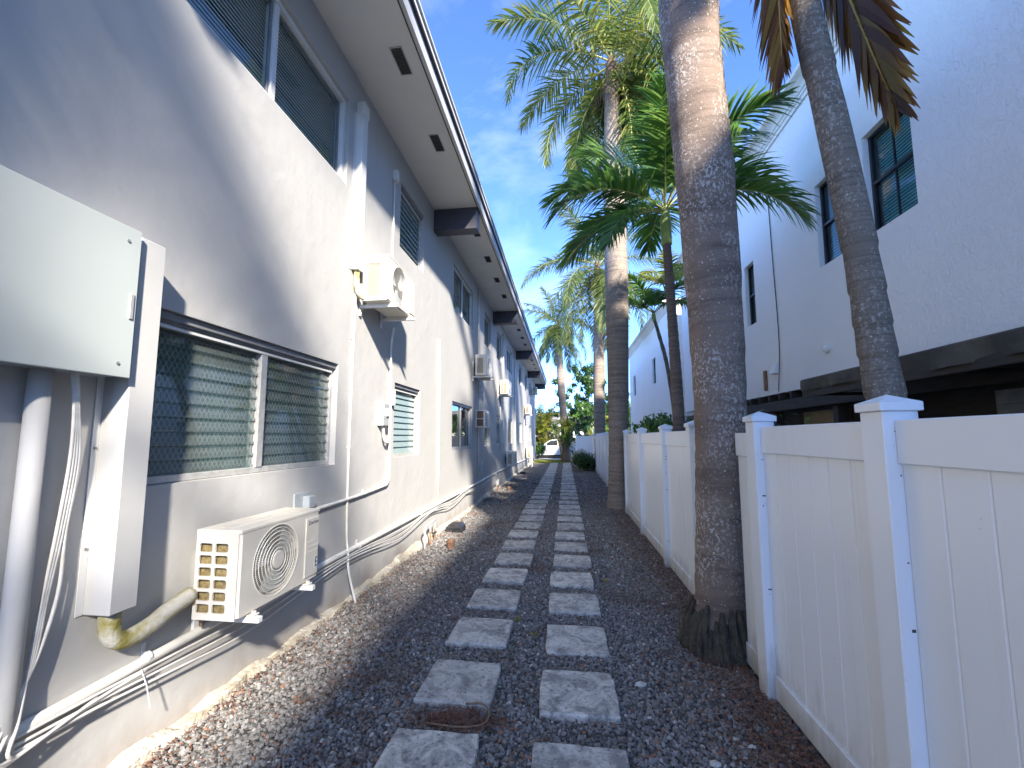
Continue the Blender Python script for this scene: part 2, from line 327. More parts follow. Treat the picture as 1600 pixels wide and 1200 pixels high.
def link(name, mesh, parent=None, loc=None, rot=None):
    o = bpy.data.objects.new(name, mesh); col.objects.link(o)
    if parent: o.parent = parent; WL[o.name] = WL[parent.name]
    else: WL[o.name] = (0, 0, 0)
    if loc is not None: 
        w = WL[parent.name] if parent else (0, 0, 0); o.location = (loc[0]-w[0], loc[1]-w[1], loc[2]-w[2])
    if rot is not None: o.rotation_euler = rot
    return o
def tag(o, label, cat, group=None):
    o['label'] = label; o['category'] = cat
    if group: o['group'] = group
    return o
def thing(name, label, cat, loc, group=None, rz=0):
    o = bpy.data.objects.new(name, None); col.objects.link(o); o.location = loc; o.rotation_euler = (0, 0, rz); o.empty_display_size = .2
    WL[o.name] = tuple(loc); return tag(o, label, cat, group)
def struct(o): o['kind'] = 'structure'; return o
def stuff(o): o['kind'] = 'stuff'; return o
def npmesh(name, V, F, mat, smooth=False):
    m = bpy.data.meshes.new(name); V = np.asarray(V, np.float32); F = np.asarray(F, np.int32)
    m.vertices.add(len(V)); m.vertices.foreach_set('co', V.ravel()); k = F.shape[1]
    m.loops.add(F.size); m.loops.foreach_set('vertex_index', F.ravel()); m.polygons.add(len(F))
    m.polygons.foreach_set('loop_start', np.arange(0, F.size, k, dtype=np.int32)); m.polygons.foreach_set('loop_total', np.full(len(F), k, np.int32))
    m.polygons.foreach_set('use_smooth', np.full(len(F), smooth)); m.update(calc_edges=True); m.validate()
    m.materials.append(M_[mat]); return m
def smoothpath(pts, n=6):
    P = [Vector(p) for p in pts]; P = [P[0]*2-P[1]] + P + [P[-1]*2-P[-2]]; out = []
    for i in range(1, len(P)-2):
        for k in range(n):
            t = k/n; a, b, c, d = P[i-1], P[i], P[i+1], P[i+2]
            out.append(.5*((2*b)+(c-a)*t+(2*a-5*b+4*c-d)*t*t+(3*b-a-3*c+d)*t**3))
    out.append(P[-2]); return out
def wall_holes(mb, x, y0, y1, z0, z1, holes, depth):
    """sheet in the plane x with rectangular holes; reveals run to x+depth"""
    ys = sorted({y0, y1} | {h[0] for h in holes} | {h[1] for h in holes}); zs = sorted({z0, z1} | {h[2] for h in holes} | {h[3] for h in holes})
    for a, b in zip(ys, ys[1:]):
        for c, d in zip(zs, zs[1:]):
            m = ((a+b)/2, (c+d)/2)
            if any(h[0] < m[0] < h[1] and h[2] < m[1] < h[3] for h in holes): continue
            mb.quad((x, a, c), (x, b, c), (x, b, d), (x, a, d))
    for h in holes:
        a, b, c, d = h; e = x+depth
        mb.quad((x, a, c), (e, a, c), (e, a, d), (x, a, d)); mb.quad((x, b, c), (x, b, d), (e, b, d), (e, b, c))
        mb.quad((x, a, c), (x, b, c), (e, b, c), (e, a, c)); mb.quad((x, a, d), (e, a, d), (e, b, d), (x, b, d))
def text_mesh(txt, size):
    cu = bpy.data.curves.new('lettering', 'FONT'); cu.body = txt; cu.size = size; cu.extrude = .0006; cu.align_x = 'CENTER'; cu.align_y = 'CENTER'
    o = bpy.data.objects.new('lettering_tmp', cu); col.objects.link(o)
    dg = bpy.context.evaluated_depsgraph_get(); m = bpy.data.meshes.new_from_object(o.evaluated_get(dg)); bpy.data.objects.remove(o); return m

# ================================================================== GROUND
g = MB(); g.quad((-300, -300, -.03), (300, -300, -.03), (300, 300, -.03), (-300, 300, -.03))
struct(g.build('ground', 'soil', fix=False))
g = MB(); nx, ny = 22, 190
gx = np.linspace(-2.2, 1.36, nx+1); gy = np.linspace(-5, 27.1, ny+1)
for i in range(nx):
    for j in range(ny):
        pass
GXX, GYY = np.meshgrid(gx, gy, indexing='ij'); GZ = .004*np.sin(GXX*5.1+GYY*1.7)+.003*np.sin(GYY*6.3-GXX*3)
def gz(x, y): return .004*math.sin(x*5.1+y*1.7)+.003*math.sin(y*6.3-x*3)
V = np.stack([GXX, GYY, GZ], -1).reshape(-1, 3); ii = np.arange((nx+1)*(ny+1)).reshape(nx+1, ny+1)
F = np.stack([ii[:-1, :-1], ii[1:, :-1], ii[1:, 1:], ii[:-1, 1:]], -1).reshape(-1, 4)
gravel_bed = struct(link('gravel_yard', npmesh('gravel_yard', V, F, 'gravel0', True)))

# ---- stepping-stone path
path = bpy.data.objects.new('paved_path', None); col.objects.link(path); struct(path); path.location = (-.3, 1.9, 0); WL[path.name] = (-.3, 1.9, 0)
def slab(seed):
    r = random.Random(seed); h = .236; n = 5; ring = []
    cs = [(-h, -h), (h, -h), (h, h), (-h, h)]
    for k in range(4):
        a, b = cs[k], cs[(k+1) % 4]
        for j in range(n):
            t = j/n; x = a[0]+(b[0]-a[0])*t; y = a[1]+(b[1]-a[1])*t; w = .003 if j else .010
            if j == 0: x *= .985-r.random()*.02; y *= .985-r.random()*.02
            ring.append((x+r.uniform(-w, w), y+r.uniform(-w, w)))
    mb = MB(); N_ = len(ring)
    lv = [(-.02, 1.0), (.022, 1.0), (.032, .972)]
    for z, s in lv:
        for x, y in ring: mb.v.append((x*s, y*s, z+(r.uniform(-.0015, .0015) if z > .03 else 0)))
    for k in range(len(lv)-1):
        for j in range(N_): mb.f.append((k*N_+j, k*N_+(j+1) % N_, (k+1)*N_+(j+1) % N_, (k+1)*N_+j))
    mb.v.append((0, 0, .034)); c = len(mb.v)-1; e = (len(lv)-1)*N_
    for j in range(N_): mb.f.append((e+j, e+(j+1) % N_, c))
    return mb.mesh('paver', 'paver')
slabs = [slab(k) for k in range(8)]
rects = []
rnd = random.Random(3)
for row, cx in enumerate((-.695, .055)):
    for k in range(35):
        y = 2.17 + .7155*k + (-.02 if row else 0) + rnd.uniform(-.015, .015); x = cx + rnd.uniform(-.012, .012)
        link('paver', slabs[rnd.randrange(8)], path, (x, y, rnd.uniform(-.006, .005)), (rnd.uniform(-.008, .008), rnd.uniform(-.008, .008), rnd.choice((0, math.pi/2, math.pi, -math.pi/2))+rnd.uniform(-.015, .015)))
        rects.append((x, y))

# ---- loose gravel (thousands of crushed stones)
def stones(n, y0, y1, s0, s1, pw=1.0):
    x = rng.uniform(-2.13, 1.34, n); y = y0+(y1-y0)*rng.uniform(0, 1, n)**pw
    keep = np.ones(n, bool)
    for (a, b) in rects:
        if b > y1+.5 or b < y0-.5: continue
        keep &= ~((np.abs(x-a) < .236) & (np.abs(y-b) < .236))
    x, y = x[keep], y[keep]; n = len(x); s = rng.uniform(s0, s1, n)
    return x, y, s
parts = [stones(42000, 1.75, 5.2, .008, .017), stones(30000, 5.2, 10.5, .012, .021), stones(13000, 10.5, 19, .018, .03)]
X = np.concatenate([p[0] for p in parts]); Y = np.concatenate([p[1] for p in parts]); S = np.concatenate([p[2] for p in parts]); n = len(X)
ph = (1+5**.5)/2
ico = np.array([(-1, ph, 0), (1, ph, 0), (-1, -ph, 0), (1, -ph, 0), (0, -1, ph), (0, 1, ph), (0, -1, -ph), (0, 1, -ph), (ph, 0, -1), (ph, 0, 1), (-ph, 0, -1), (-ph, 0, 1)], float)/1.9
icf = np.array([(0, 11, 5), (0, 5, 1), (0, 1, 7), (0, 7, 10), (0, 10, 11), (1, 5, 9), (5, 11, 4), (11, 10, 2), (10, 7, 6), (7, 1, 8), (3, 9, 4), (3, 4, 2), (3, 2, 6), (3, 6, 8), (3, 8, 9), (4, 9, 5), (2, 4, 11), (6, 2, 10), (8, 6, 7), (9, 8, 1)])
V = ico[None]*rng.uniform(.62, 1.25, (n, 12, 1)); V = V*np.stack([rng.uniform(.7, 1.35, n), rng.uniform(.7, 1.2, n), rng.uniform(.5, .85, n)], -1)[:, None, :]
q = rng.normal(size=(n, 4)); q[:, 1:3] *= .35; q /= np.linalg.norm(q, axis=1, keepdims=True); w, a, b, c = q.T
RM = np.stack([np.stack([1-2*(b*b+c*c), 2*(a*b-c*w), 2*(a*c+b*w)], -1), np.stack([2*(a*b+c*w), 1-2*(a*a+c*c), 2*(b*c-a*w)], -1), np.stack([2*(a*c-b*w), 2*(b*c+a*w), 1-2*(a*a+b*b)], -1)], 1)
V = np.einsum('nij,nkj->nki', RM, V)*S[:, None, None]
V += np.stack([X, Y, .004*np.sin(X*5.1+Y*1.7)+.003*np.sin(Y*6.3-X*3)+S*rng.uniform(.05, .55, n)], -1)[:, None, :]
F = (icf[None]+np.arange(n)[:, None, None]*12).reshape(-1, 3)
stuff(link('gravel', npmesh('gravel', V.reshape(-1, 3), F, 'gravel')))['label'] = 'dark grey crushed stone gravel with a few white and brown chips'

# ---- leaf litter and white chips
def flakes(n, fx, fy, l0, l1, w):
    x = fx(n); y = fy(n); a = rng.uniform(0, 2*math.pi, n); l = rng.uniform(l0, l1, n); ww = w*rng.uniform(.6, 1.4, n)
    d = np.stack([np.cos(a), np.sin(a), rng.uniform(-.25, .25, n)], -1); s = np.stack([-np.sin(a), np.cos(a), rng.uniform(-.4, .4, n)], -1)
    p = np.stack([x, y, rng.uniform(.018, .035, n)], -1)
    V = np.stack([p-d*l[:, None]/2, p+s*ww[:, None]/2, p+d*l[:, None]/2+np.array([0, 0, .004]), p-s*ww[:, None]/2], 1); return V.reshape(-1, 3)
A = [flakes(9000, lambda n: 1.22-np.abs(rng.normal(0, .22, n)), lambda n: 1.9+9*rng.uniform(0, 1, n)**1.6, .012, .04, .009),
     flakes(1500, lambda n: -2.1+np.abs(rng.normal(0, .12, n)), lambda n: 1.8+8*rng.uniform(0, 1, n)**1.5, .015, .05, .008),
     flakes(1700, lambda n: rng.normal(-1.35, .3, n), lambda n: rng.normal(4.1, .9, n), .012, .035, .008),
     flakes(420, lambda n: rng.normal(-.62, .14, n), lambda n: rng.normal(2.52, .05, n), .03, .12, .006)]
V = np.concatenate(A); F = np.arange(len(V)).reshape(-1, 4)
stuff(link('leaf_litter', npmesh('leaf_litter', V, F, 'litter')))['label'] = 'reddish brown fallen litter drifted over the gravel'
chips = [(.46, 3.0, .035, 'whitest and largest limestone chip beside the third right-hand paver'), (.55, 4.9, .022, 'pale chip on gravel right of the sixth right-hand paver'), (.70, 2.35, .028, 'oval white chip on gravel between nearest right paver and fence'), (.93, 2.5, .02, 'small white chip close to the fence foot by the second post'), (-1.2, 3.4, .016, 'small pale chip left of the third left-hand paver'), (.9, 4.4, .018, 'pale chip just left of the thickest palm trunk')]
for k, (x, y, s, lab) in enumerate(chips):
    mb = MB(); r = random.Random(k)
    for p in ico: f = r.uniform(.75, 1.15); mb.v.append((x+p[0]*s*f*1.2, y+p[1]*s*f*.8, .022+p[2]*s*f*.55))
    mb.f = [tuple(int(t) for t in q) for q in icf]
    tag(mb.build('limestone_chip', 'shell'), lab, 'stone', 'pale chips on the gravel')
tw = MB().tube(smoothpath([(-.60, 2.62, .05), (-.50, 2.62, .055), (-.45, 2.56, .05), (-.47, 2.48, .035), (-.60, 2.44, .035), (-.78, 2.46, .03)]), .005, 6)
tag(tw.build('palm_twig', 'twig', smooth=True), 'thin curved brown palm twig lying across the second left paver', 'twig')
tw = MB().tube(smoothpath([(-.42, 2.05, .05), (-.30, 2.18, .045), (-.27, 2.30, .04), (-.12, 2.42, .035)]), .0035, 6)
tag(tw.build('palm_twig', 'twig', smooth=True), 'thin wiry twig on gravel between the two nearest pavers', 'twig')

# ================================================================== LEFT BUILDING
WX = -2.15; BY0, BY1 = -7.0, 30.8; ZS = 5.40
bld = thing('apartment_building', 'long two-storey grey stucco apartment block with dark beams under its eave', 'building', (WX, 12, 0))
lowz, upz = (1.345, 2.295), (4.115, 5.02)
LOW = [(1.93, 3.82, 'jal2'), (5.19, 6.15, 'jalf'), (7.99, 9.77, 'glass'), (11.28, 12.1, 'jal'), (13.32, 14.36, 'jalf'), (16.05, 17.4, 'jalo'), (19.95, 21.2, 'jal'), (22.9, 23.9, 'jal'), (25.4, 27.0, 'jal')]
UPP = [(1.75, 3.83, 'slide'), (5.22, 6.17, 'jalf'), (7.98, 9.75, 'slide'), (11.2, 12.2, 'jalf'), (13.3, 14.3, 'jalf'), (15.7, 17.15, 'slide'), (19.9, 21.05, 'jal'), (22.8, 23.9, 'jal'), (25.4, 26.9, 'slide')]
holes = [(a, b) + lowz for a, b, _ in LOW] + [(a, b) + upz for a, b, _ in UPP] + [(-3.4, -1.9) + lowz, (-3.4, -1.9) + upz]
mb = MB(); wall_holes(mb, WX, BY0, BY1, -.2, ZS, holes, -.13)
mb.quad((WX, BY1, -.2), (-12, BY1, -.2), (-12, BY1, ZS), (WX, BY1, ZS)); mb.quad((WX, BY0, -.2), (-12, BY0, -.2), (-12, BY0, ZS), (WX, BY0, ZS)); mb.quad((-12, BY0, -.2), (-12, BY1, -.2), (-12, BY1, ZS), (-12, BY0, ZS))
mb.build('wall', 'wall', bld, fix=False)
# eave
roof = MB().box(-12.5, -1.335, BY0-.3, BY1+.45, 5.585, 5.66).build('roof', 'soffit', bld)
MB().box(-2.18, -1.40, BY0-.3, BY1+.4, ZS, ZS+.05).build('soffit', 'soffit', roof)
MB().box(-1.40, -1.36, BY0-.3, BY1+.4, ZS-.012, 5.555).build('fascia', 'fascia', roof)
MB().box(-1.412, -1.398, BY0-.3, BY1+.4, ZS-.017, ZS+.02).build('soffit_trim', 'drip', roof)
MB().box(-1.362, -1.33, BY0-.3, BY1+.42, 5.553, 5.584).build('drip_edge', 'drip', roof)
MB().box(-1.37, -1.315, BY0-.3, BY1+.45, 5.661, 5.69).build('roof_flashing', 'white', roof)
for y in (.7, 6.64, 12.56, 18.6, 24.55, 30.55): MB().box(WX+.002, -1.415, y, y+.22, 5.03, ZS-.001, .008).build('beam', 'navy', bld)
vent = MB()
vent.box(-.065, -.055, -.165, .165, -.006, 0); vent.box(.055, .065, -.165, .165, -.006, 0); vent.box(-.055, .055, -.165, -.155, -.006, 0); vent.box(-.055, .055, .155, .165, -.006, 0)
ventm = vent.mesh('soffit_vent', 'greybox')
vs_ = MB()
for k in range(14): 
    y = -.15+k*.0225; vs_.quad((-.055, y, -.005), (.055, y, -.005), (.055, y+.012, -.001), (-.055, y+.012, -.001))
vs_.quad((-.055, -.155, -.0006), (.055, -.155, -.0006), (.055, .155, -.0006), (-.055, .155, -.0006))
ventl = vs_.mesh('vent_louver', 'dark', fix=False)
for k in range(24):
    y = 2.6+1.228*k
    if any(b-.5 < y < b+.6 for b in (6.64, 12.56, 18.6, 24.55, 30.55)): continue
    o = link('soffit_vent', ventm, bld, (-1.61, y, ZS-.001)); link('vent_louver', ventl, o, (-1.61, y, ZS-.001)).location = (0, 0, 0)
# crumbling footing strip along the base
V = []; r = random.Random(5); mb = MB(); ys = np.arange(1.2, 30.6, .13); prev = None
for y in ys:
    w = .035+.035*r.random()+.03*math.sin(y*2.3)**2; h = .045+.05*r.random()+.03*math.sin(y*1.1+1)
    cur = [(WX-.01, y, h), (WX+w*.35, y, h*.75), (WX+w, y, .035+.02*r.random()), (WX+w+.012, y, -.02)]
    if prev:
        for k in range(3): mb.quad(prev[k], cur[k], cur[k+1], prev[k+1])
    prev = cur
mb.build('footing', 'footing', bld, fix=False)

def frame_rect(mb, x0, x1, y0, y1, z0, z1, t, tb=None, bev=.003):
    tb = tb or t
    mb.box(x0, x1, y0, y1, z0, z0+tb, bev); mb.box(x0, x1, y0, y1, z1-t, z1, bev); mb.box(x0, x1, y0, y0+t, z0+tb, z1-t, bev); mb.box(x0, x1, y1-t, y1, z0+tb, z1-t, bev)
slatc = {}
def slat(Ln, mat):
    k = (round(Ln, 3), mat)
    if k not in slatc: slatc[k] = MB().box(-.0028, .0028, 0, Ln, -.051, .051, .001).mesh('louver_slat', mat)
    return slatc[k]
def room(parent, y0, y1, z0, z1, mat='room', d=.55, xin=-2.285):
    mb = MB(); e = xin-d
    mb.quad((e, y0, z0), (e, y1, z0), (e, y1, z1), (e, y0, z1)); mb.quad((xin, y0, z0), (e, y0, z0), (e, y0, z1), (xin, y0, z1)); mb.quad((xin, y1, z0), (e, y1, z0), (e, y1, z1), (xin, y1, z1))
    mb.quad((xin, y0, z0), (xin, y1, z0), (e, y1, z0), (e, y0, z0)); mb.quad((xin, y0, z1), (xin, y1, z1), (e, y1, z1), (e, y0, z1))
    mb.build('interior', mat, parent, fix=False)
def jalousie(parent, y0, y1, z0, z1, smat, ang, clips=True):
    n = 10; p = (z1-z0)/n; m = slat(y1-y0-.012, smat); xs = -2.232
    for k in range(n):
        o = link('louver_slat', m, parent, (xs, y0+.006, z0+p*(k+.5)), (0, ang, 0)); o.scale = (1, 1, p/.096)
    if clips:
        mb = MB()
        for k in range(n):
            z = z0+p*(k+.5)
            for yy in (y0, y1-.014): mb.box(xs-.012, xs+.014, yy-.004, yy+.012, z-p*.52, z-p*.30); mb.box(xs-.003, xs+.004, yy-.004, yy+.010, z-p*.3, z+p*.45)
        stuff(mb.build('slat_clips', 'alud', parent))
def window(y0, y1, z0, z1, kind):
    X0, X1 = -2.275, -2.205
    if kind.startswith('jal'):
        fr = MB(); frame_rect(fr, X0, X1, y0+.002, y1-.002, z0+.002, z1-.05, .034, .04)
        two = kind == 'jal2' or (y1-y0) > 1.3
        if two: ym = (y0+y1)/2; fr.box(X0-.003, X1+.008, ym-.032, ym+.032, z0+.042, z1-.085, .003)
        w = fr.build('window', 'alu', bld)
        hd = MB().box(X0, -2.172, y0+.003, y1-.003, z1-.048, z1-.003, .004); hd.box(X0, -2.19, y0+.003, y1-.003, z1-.062, z1-.049).build('window_head', 'alud', w)  # shadow at the top of the opening put into the head's dark grey
        MB().box(X1, X1+.012, y0+.036, y1-.036, z1-.09, z1-.072, .002).build('head_trim', 'white', w)
        spans = [(y0+.036, (y0+y1)/2-.034), ((y0+y1)/2+.034, y1-.036)] if two else [(y0+.036, y1-.036)]
        sm = 'louvre_op' if kind == 'jalf' else 'louvre'; ang = {'jalo': R(-62)}.get(kind, R(-14))
        for a, b in spans:
            jalousie(w, a, b, z0+.044, z1-.088, sm, ang)
            if kind == 'jal2':
                gr = MB(); zz0, zz1, xg, t = z0+.05, z1-.09, -2.292, .0034; pit, sl = .036, 1.75
                for sgn in (1, -1):
                    c0 = a-(zz1-zz0)/sl; c = c0
                    while c < b+(zz1-zz0)/sl:
                        s0, s1 = 0.0, (zz1-zz0)
                        f = lambda s: c+sgn*(s/sl) if sgn > 0 else c-s/sl
                        lo, hi = 0.0, zz1-zz0
                        if sgn > 0: lo = max(lo, (a-c)*sl); hi = min(hi, (b-c)*sl)
                        else: lo = max(lo, (c-b)*sl); hi = min(hi, (c-a)*sl)
                        if hi > lo+.005: gr.quad((xg, f(lo)-t, zz0+lo), (xg, f(lo)+t, zz0+lo), (xg, f(hi)+t, zz0+hi), (xg, f(hi)-t, zz0+hi))
                        c += pit
                gr.build('security_mesh', 'grille', w, fix=False)
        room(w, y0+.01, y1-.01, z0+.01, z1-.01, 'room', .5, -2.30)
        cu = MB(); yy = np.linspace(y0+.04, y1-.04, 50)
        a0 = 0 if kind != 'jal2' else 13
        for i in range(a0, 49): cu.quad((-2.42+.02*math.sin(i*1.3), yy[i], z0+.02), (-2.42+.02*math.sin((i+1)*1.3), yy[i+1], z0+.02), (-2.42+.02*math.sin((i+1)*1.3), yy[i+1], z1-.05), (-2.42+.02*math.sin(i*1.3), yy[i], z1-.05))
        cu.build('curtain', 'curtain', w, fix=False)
        return w
    fr = MB(); frame_rect(fr, X0, -2.185, y0+.002, y1-.002, z0+.002, z1-.002, .045, .05); ym = (y0+y1)/2
    fr.box(X0-.002, -2.195, ym-.026, ym+.026, z0+.052, z1-.047, .003)
    w = fr.build('window', 'white' if kind == 'slide' else 'alu', bld)
    gm = 'glass_dark' if kind == 'slide' else 'glass_clear'
    for a, b, x in ((y0+.047, ym-.026, -2.225), (ym+.026, y1-.047, -2.24)):
        s = MB(); frame_rect(s, x-.012, x+.012, a, b, z0+.052, z1-.047, .018, bev=.002); sh = s.build('sash', 'alud', w)
        p = MB(); p.quad((x, a+.018, z0+.07), (x, b-.018, z0+.07), (x, b-.018, z1-.065), (x, a+.018, z1-.065)); o = p.build('pane', gm, w, fix=False)
    if kind == 'slide':
        bl = MB(); nb = 24; h = (z1-z0-.12)/nb
        for i in range(nb): z = z0+.06+i*h; bl.quad((-2.268, y0+.05, z), (-2.268, y1-.05, z), (-2.282, y1-.05, z+h*.93), (-2.282, y0+.05, z+h*.93))
        bl.build('blind', 'blind', w, fix=False)
    room(w, y0+.01, y1-.01, z0+.01, z1-.01, 'room', .45, -2.325)
    return w
for a, b, k in LOW: window(a, b, lowz[0], lowz[1], k)
for a, b, k in UPP: window(a, b, upz[0], upz[1], k)
for z in (lowz, upz): window(-3.4, -1.9, z[0], z[1], 'slide')

# ================================================================== AIR CONDITIONERS
AW, AD, AH = .76, .27, .48
def ac_unit(label, y, z, xb=-2.06, kind='grid', bracket=True, text=False, stand=0, sc=1.0, group='split air conditioner units along the grey wall'):
    W, D, H = AW*sc, AD, AH*sc
    t = thing('air_conditioner', label, 'air conditioner', (xb, y, z), group)
    x0, x1 = xb, xb+D; P = lambda a, b, c: (xb+a, y+b, z+c)
    c = MB()                                       # casing: shell with fan hole in front and openings in the near end
    cy, cz, cr = .315*sc, .245*sc, .205*sc
    n = 48; i = len(c.v)
    for k in range(n):
        a = 2*math.pi*k/n; ca, sa = math.cos(a), math.sin(a)
        wR = W-.17*sc
        tt = min(((wR-cy) if ca > 0 else cy-.012)/max(abs(ca), 1e-6), ((H-.012-cz) if sa > 0 else cz-.012)/max(abs(sa), 1e-6))
        c.v += [P(D, cy+ca*tt, cz+sa*tt), P(D, cy+ca*cr, cz+sa*cr), P(D-.05, cy+ca*cr, cz+sa*cr)]
    for k in range(n):
        j = (k+1) % n
        c.f += [(i+3*k, i+3*j, i+3*j+1, i+3*k+1), (i+3*k+1, i+3*j+1, i+3*j+2, i+3*k+2)]
    corner = [(.012, .012), (W-.17*sc, .012), (W-.17*sc, H-.012), (.012, H-.012)]
    for (cyy, czz) in corner:                       # fill the triangular corners between fan sectors
        ang = math.atan2(czz-cz, cyy-cy) % (2*math.pi); k = int(ang/(2*math.pi)*n) % n; j = (k+1) % n
        q = len(c.v); c.v.append(P(D, cyy, czz)); c.f.append((i+3*k, q, i+3*j))
    c.quad(P(D, W-.17*sc, .012), P(D, W-.012, .012), P(D, W-.012, H-.012), P(D, W-.17*sc, H-.012))
    # rounded edges of the front
    for (u0, u1, fx) in ((0, W, 0), ): pass
    c.quad(P(D, .012, .012), P(D, .012, H-.012), P(D-.012, 0, H-.012), P(D-.012, 0, .012)); c.quad(P(D, W-.012, .012), P(D-.012, W, .012), P(D-.012, W, H-.012), P(D, W-.012, H-.012))
    c.quad(P(D, .012, H-.012), P(D, W-.012, H-.012), P(D-.012, W, H-.001), P(D-.012, 0, H-.001)); c.quad(P(D, .012, .012), P(D-.012, 0, 0), P(D-.012, W, 0), P(D, W-.012, .012))
    c.quad(P(0, 0, H-.001), P(D-.012, 0, H-.001), P(D-.012, W, H-.001), P(0, W, H-.001)); c.quad(P(0, 0, 0), P(D-.012, 0, 0), P(D-.012, W, 0), P(0, W, 0))
    c.quad(P(0, W, 0), P(D-.012, W, 0), P(D-.012, W, H), P(0, W, H)); c.quad(P(0, 0, 0), P(0, W, 0), P(0, W, H), P(0, 0, H))
    c.build('casing', 'cream', t, fix=False)
    # top lid slightly proud, with two ribs
    lid = MB().box(x0-.004, x1+.003, y-.004, y+W+.004, z+H-.018, z+H+.004, .004)
    for xx in (.09, .17): lid.box(x0+xx, x0+xx+.03, y+.05, y+W-.05, z+H+.0035, z+H+.007, .002)
    lid.build('lid', 'cream', t)
    # near end panel with openings over the coil
    e = MB()
    if kind == 'grid': ny_, nz_, mx0, mx1, mz0, mz1, bar = 2, 6, .020, .062, .036, .05, .017
    else: ny_, nz_, mx0, mx1, mz0, mz1, bar = 1, 1, .045, .075, .05, .06, .02
    xs = []; wx = (D-.012-mx0-mx1-bar*(ny_-1))/ny_; wz = (H-.02-mz0-mz1-bar*(nz_-1))/nz_
    xsg = [0]+[v for k in range(ny_) for v in (mx0+k*(wx+bar), mx0+k*(wx+bar)+wx)]+[D-.012]
    zsg = [0]+[v for k in range(nz_) for v in (mz0+k*(wz+bar), mz0+k*(wz+bar)+wz)]+[H-.002]
    for a in range(len(xsg)-1):
        for b in range(len(zsg)-1):
            if a % 2 == 1 and b % 2 == 1:
                A0, A1, B0, B1 = xsg[a], xsg[a+1], zsg[b], zsg[b+1]; rr = min(.012, (A1-A0)/4)
                for (u, v, su, sv) in ((A0, B0, 1, 1), (A1, B0, -1, 1), (A1, B1, -1, -1), (A0, B1, 1, -1)):
                    i0 = len(e.v); e.v += [P(u, -.003, v), P(u+su*rr, -.003, v), P(u+su*rr*.3, -.003, v+sv*rr*.3), P(u, -.003, v+sv*rr)]; e.f.append((i0, i0+1, i0+2, i0+3))
                for (p0, p1) in (((A0, B0), (A1, B0)), ((A1, B0), (A1, B1)), ((A1, B1), (A0, B1)), ((A0, B1), (A0, B0))):
                    e.quad(P(p0[0], -.003, p0[1]), P(p1[0], -.003, p1[1]), P(p1[0], .008, p1[1]), P(p0[0], .008, p0[1]))
                continue
            e.quad(P(xsg[a], -.003, zsg[b]), P(xsg[a+1], -.003, zsg[b]), P(xsg[a+1], -.003, zsg[b+1]), P(xsg[a], -.003, zsg[b+1]))
    if kind == 'mesh':
        A0, A1, B0, B1 = mx0, D-.012-mx1, mz0, H-.02-mz1; pit = .016; tt = .0016
        for sgn in (1, -1):
            cc = A0-(B1-B0)
            while cc < A1+(B1-B0):
                lo = max(0, (A0-cc) if sgn > 0 else (cc-A1)); hi = min(B1-B0, (A1-cc) if sgn > 0 else (cc-A0))
                if hi > lo: e.quad(P(cc+sgn*lo-tt, 0, B0+lo), P(cc+sgn*lo+tt, 0, B0+lo), P(cc+sgn*hi+tt, 0, B0+hi), P(cc+sgn*hi-tt, 0, B0+hi))
                cc += pit
    e.box(x0+.02, x0+.032, y-.006, y-.002, z+H-.04, z+H-.028); e.box(x0+D-.06, x0+D-.048, y-.006, y-.002, z+H-.04, z+H-.028)
    e.build('side_panel', 'cream', t, fix=False)
    MB().box(x0+.012, x0+D-.03, y+.022, y+.05, z+.03, z+H-.03).build('condenser_coil', 'coil', t)
    # fan and guard
    cav = MB(); i = 0
    cav.v = [P(D-.05, cy+math.cos(2*math.pi*k/32)*cr, cz+math.sin(2*math.pi*k/32)*cr) for k in range(32)]; cav.f = [tuple(range(32))]; cav.build('fan_cavity', 'dark', t, fix=False)
    bl = MB()
    for k in range(3):
        for j in range(6):
            a0 = 2*math.pi*k/3+j*.2; a1 = a0+.2; x_0 = D-.045+.02*j/6; x_1 = D-.045+.02*(j+1)/6
            bl.quad(P(x_0, cy+math.cos(a0)*.04, cz+math.sin(a0)*.04), P(x_1, cy+math.cos(a1)*.04, cz+math.sin(a1)*.04), P(x_1, cy+math.cos(a1)*cr*.93, cz+math.sin(a1)*cr*.93), P(x_0, cy+math.cos(a0)*cr*.93, cz+math.sin(a0)*cr*.93))
    bl.build('fan', 'greybox', t, fix=False)
    gd = MB(); xg = D+.008
    def ring(r, th, nn=40): gd.tube([P(xg-.010*(r/cr)**3, cy+math.cos(2*math.pi*k/nn)*r, cz+math.sin(2*math.pi*k/nn)*r) for k in range(nn+1)], th, 5, False)
    if kind == 'grid':
        for r_, th in ((1.03, .006), (.93, .0022), (.82, .003), (.70, .0022), (.58, .003), (.46, .0022), (.34, .0035)): ring(cr*r_, th)
        for k in range(96):
            a = 2*math.pi*k/96; b = a+.10
            gd.quad(P(xg-.001, cy+math.cos(a)*cr*.25, cz+math.sin(a)*cr*.25), P(xg-.001, cy+math.cos(a+.02)*cr*.25, cz+math.sin(a+.02)*cr*.25), P(xg-.012, cy+math.cos(b+.018)*cr*1.02, cz+math.sin(b+.018)*cr*1.02), P(xg-.012, cy+math.cos(b)*cr*1.02, cz+math.sin(b)*cr*1.02))
    else:
        for r_, th in ((1.03, .006), (.25, .004)): ring(cr*r_, th)
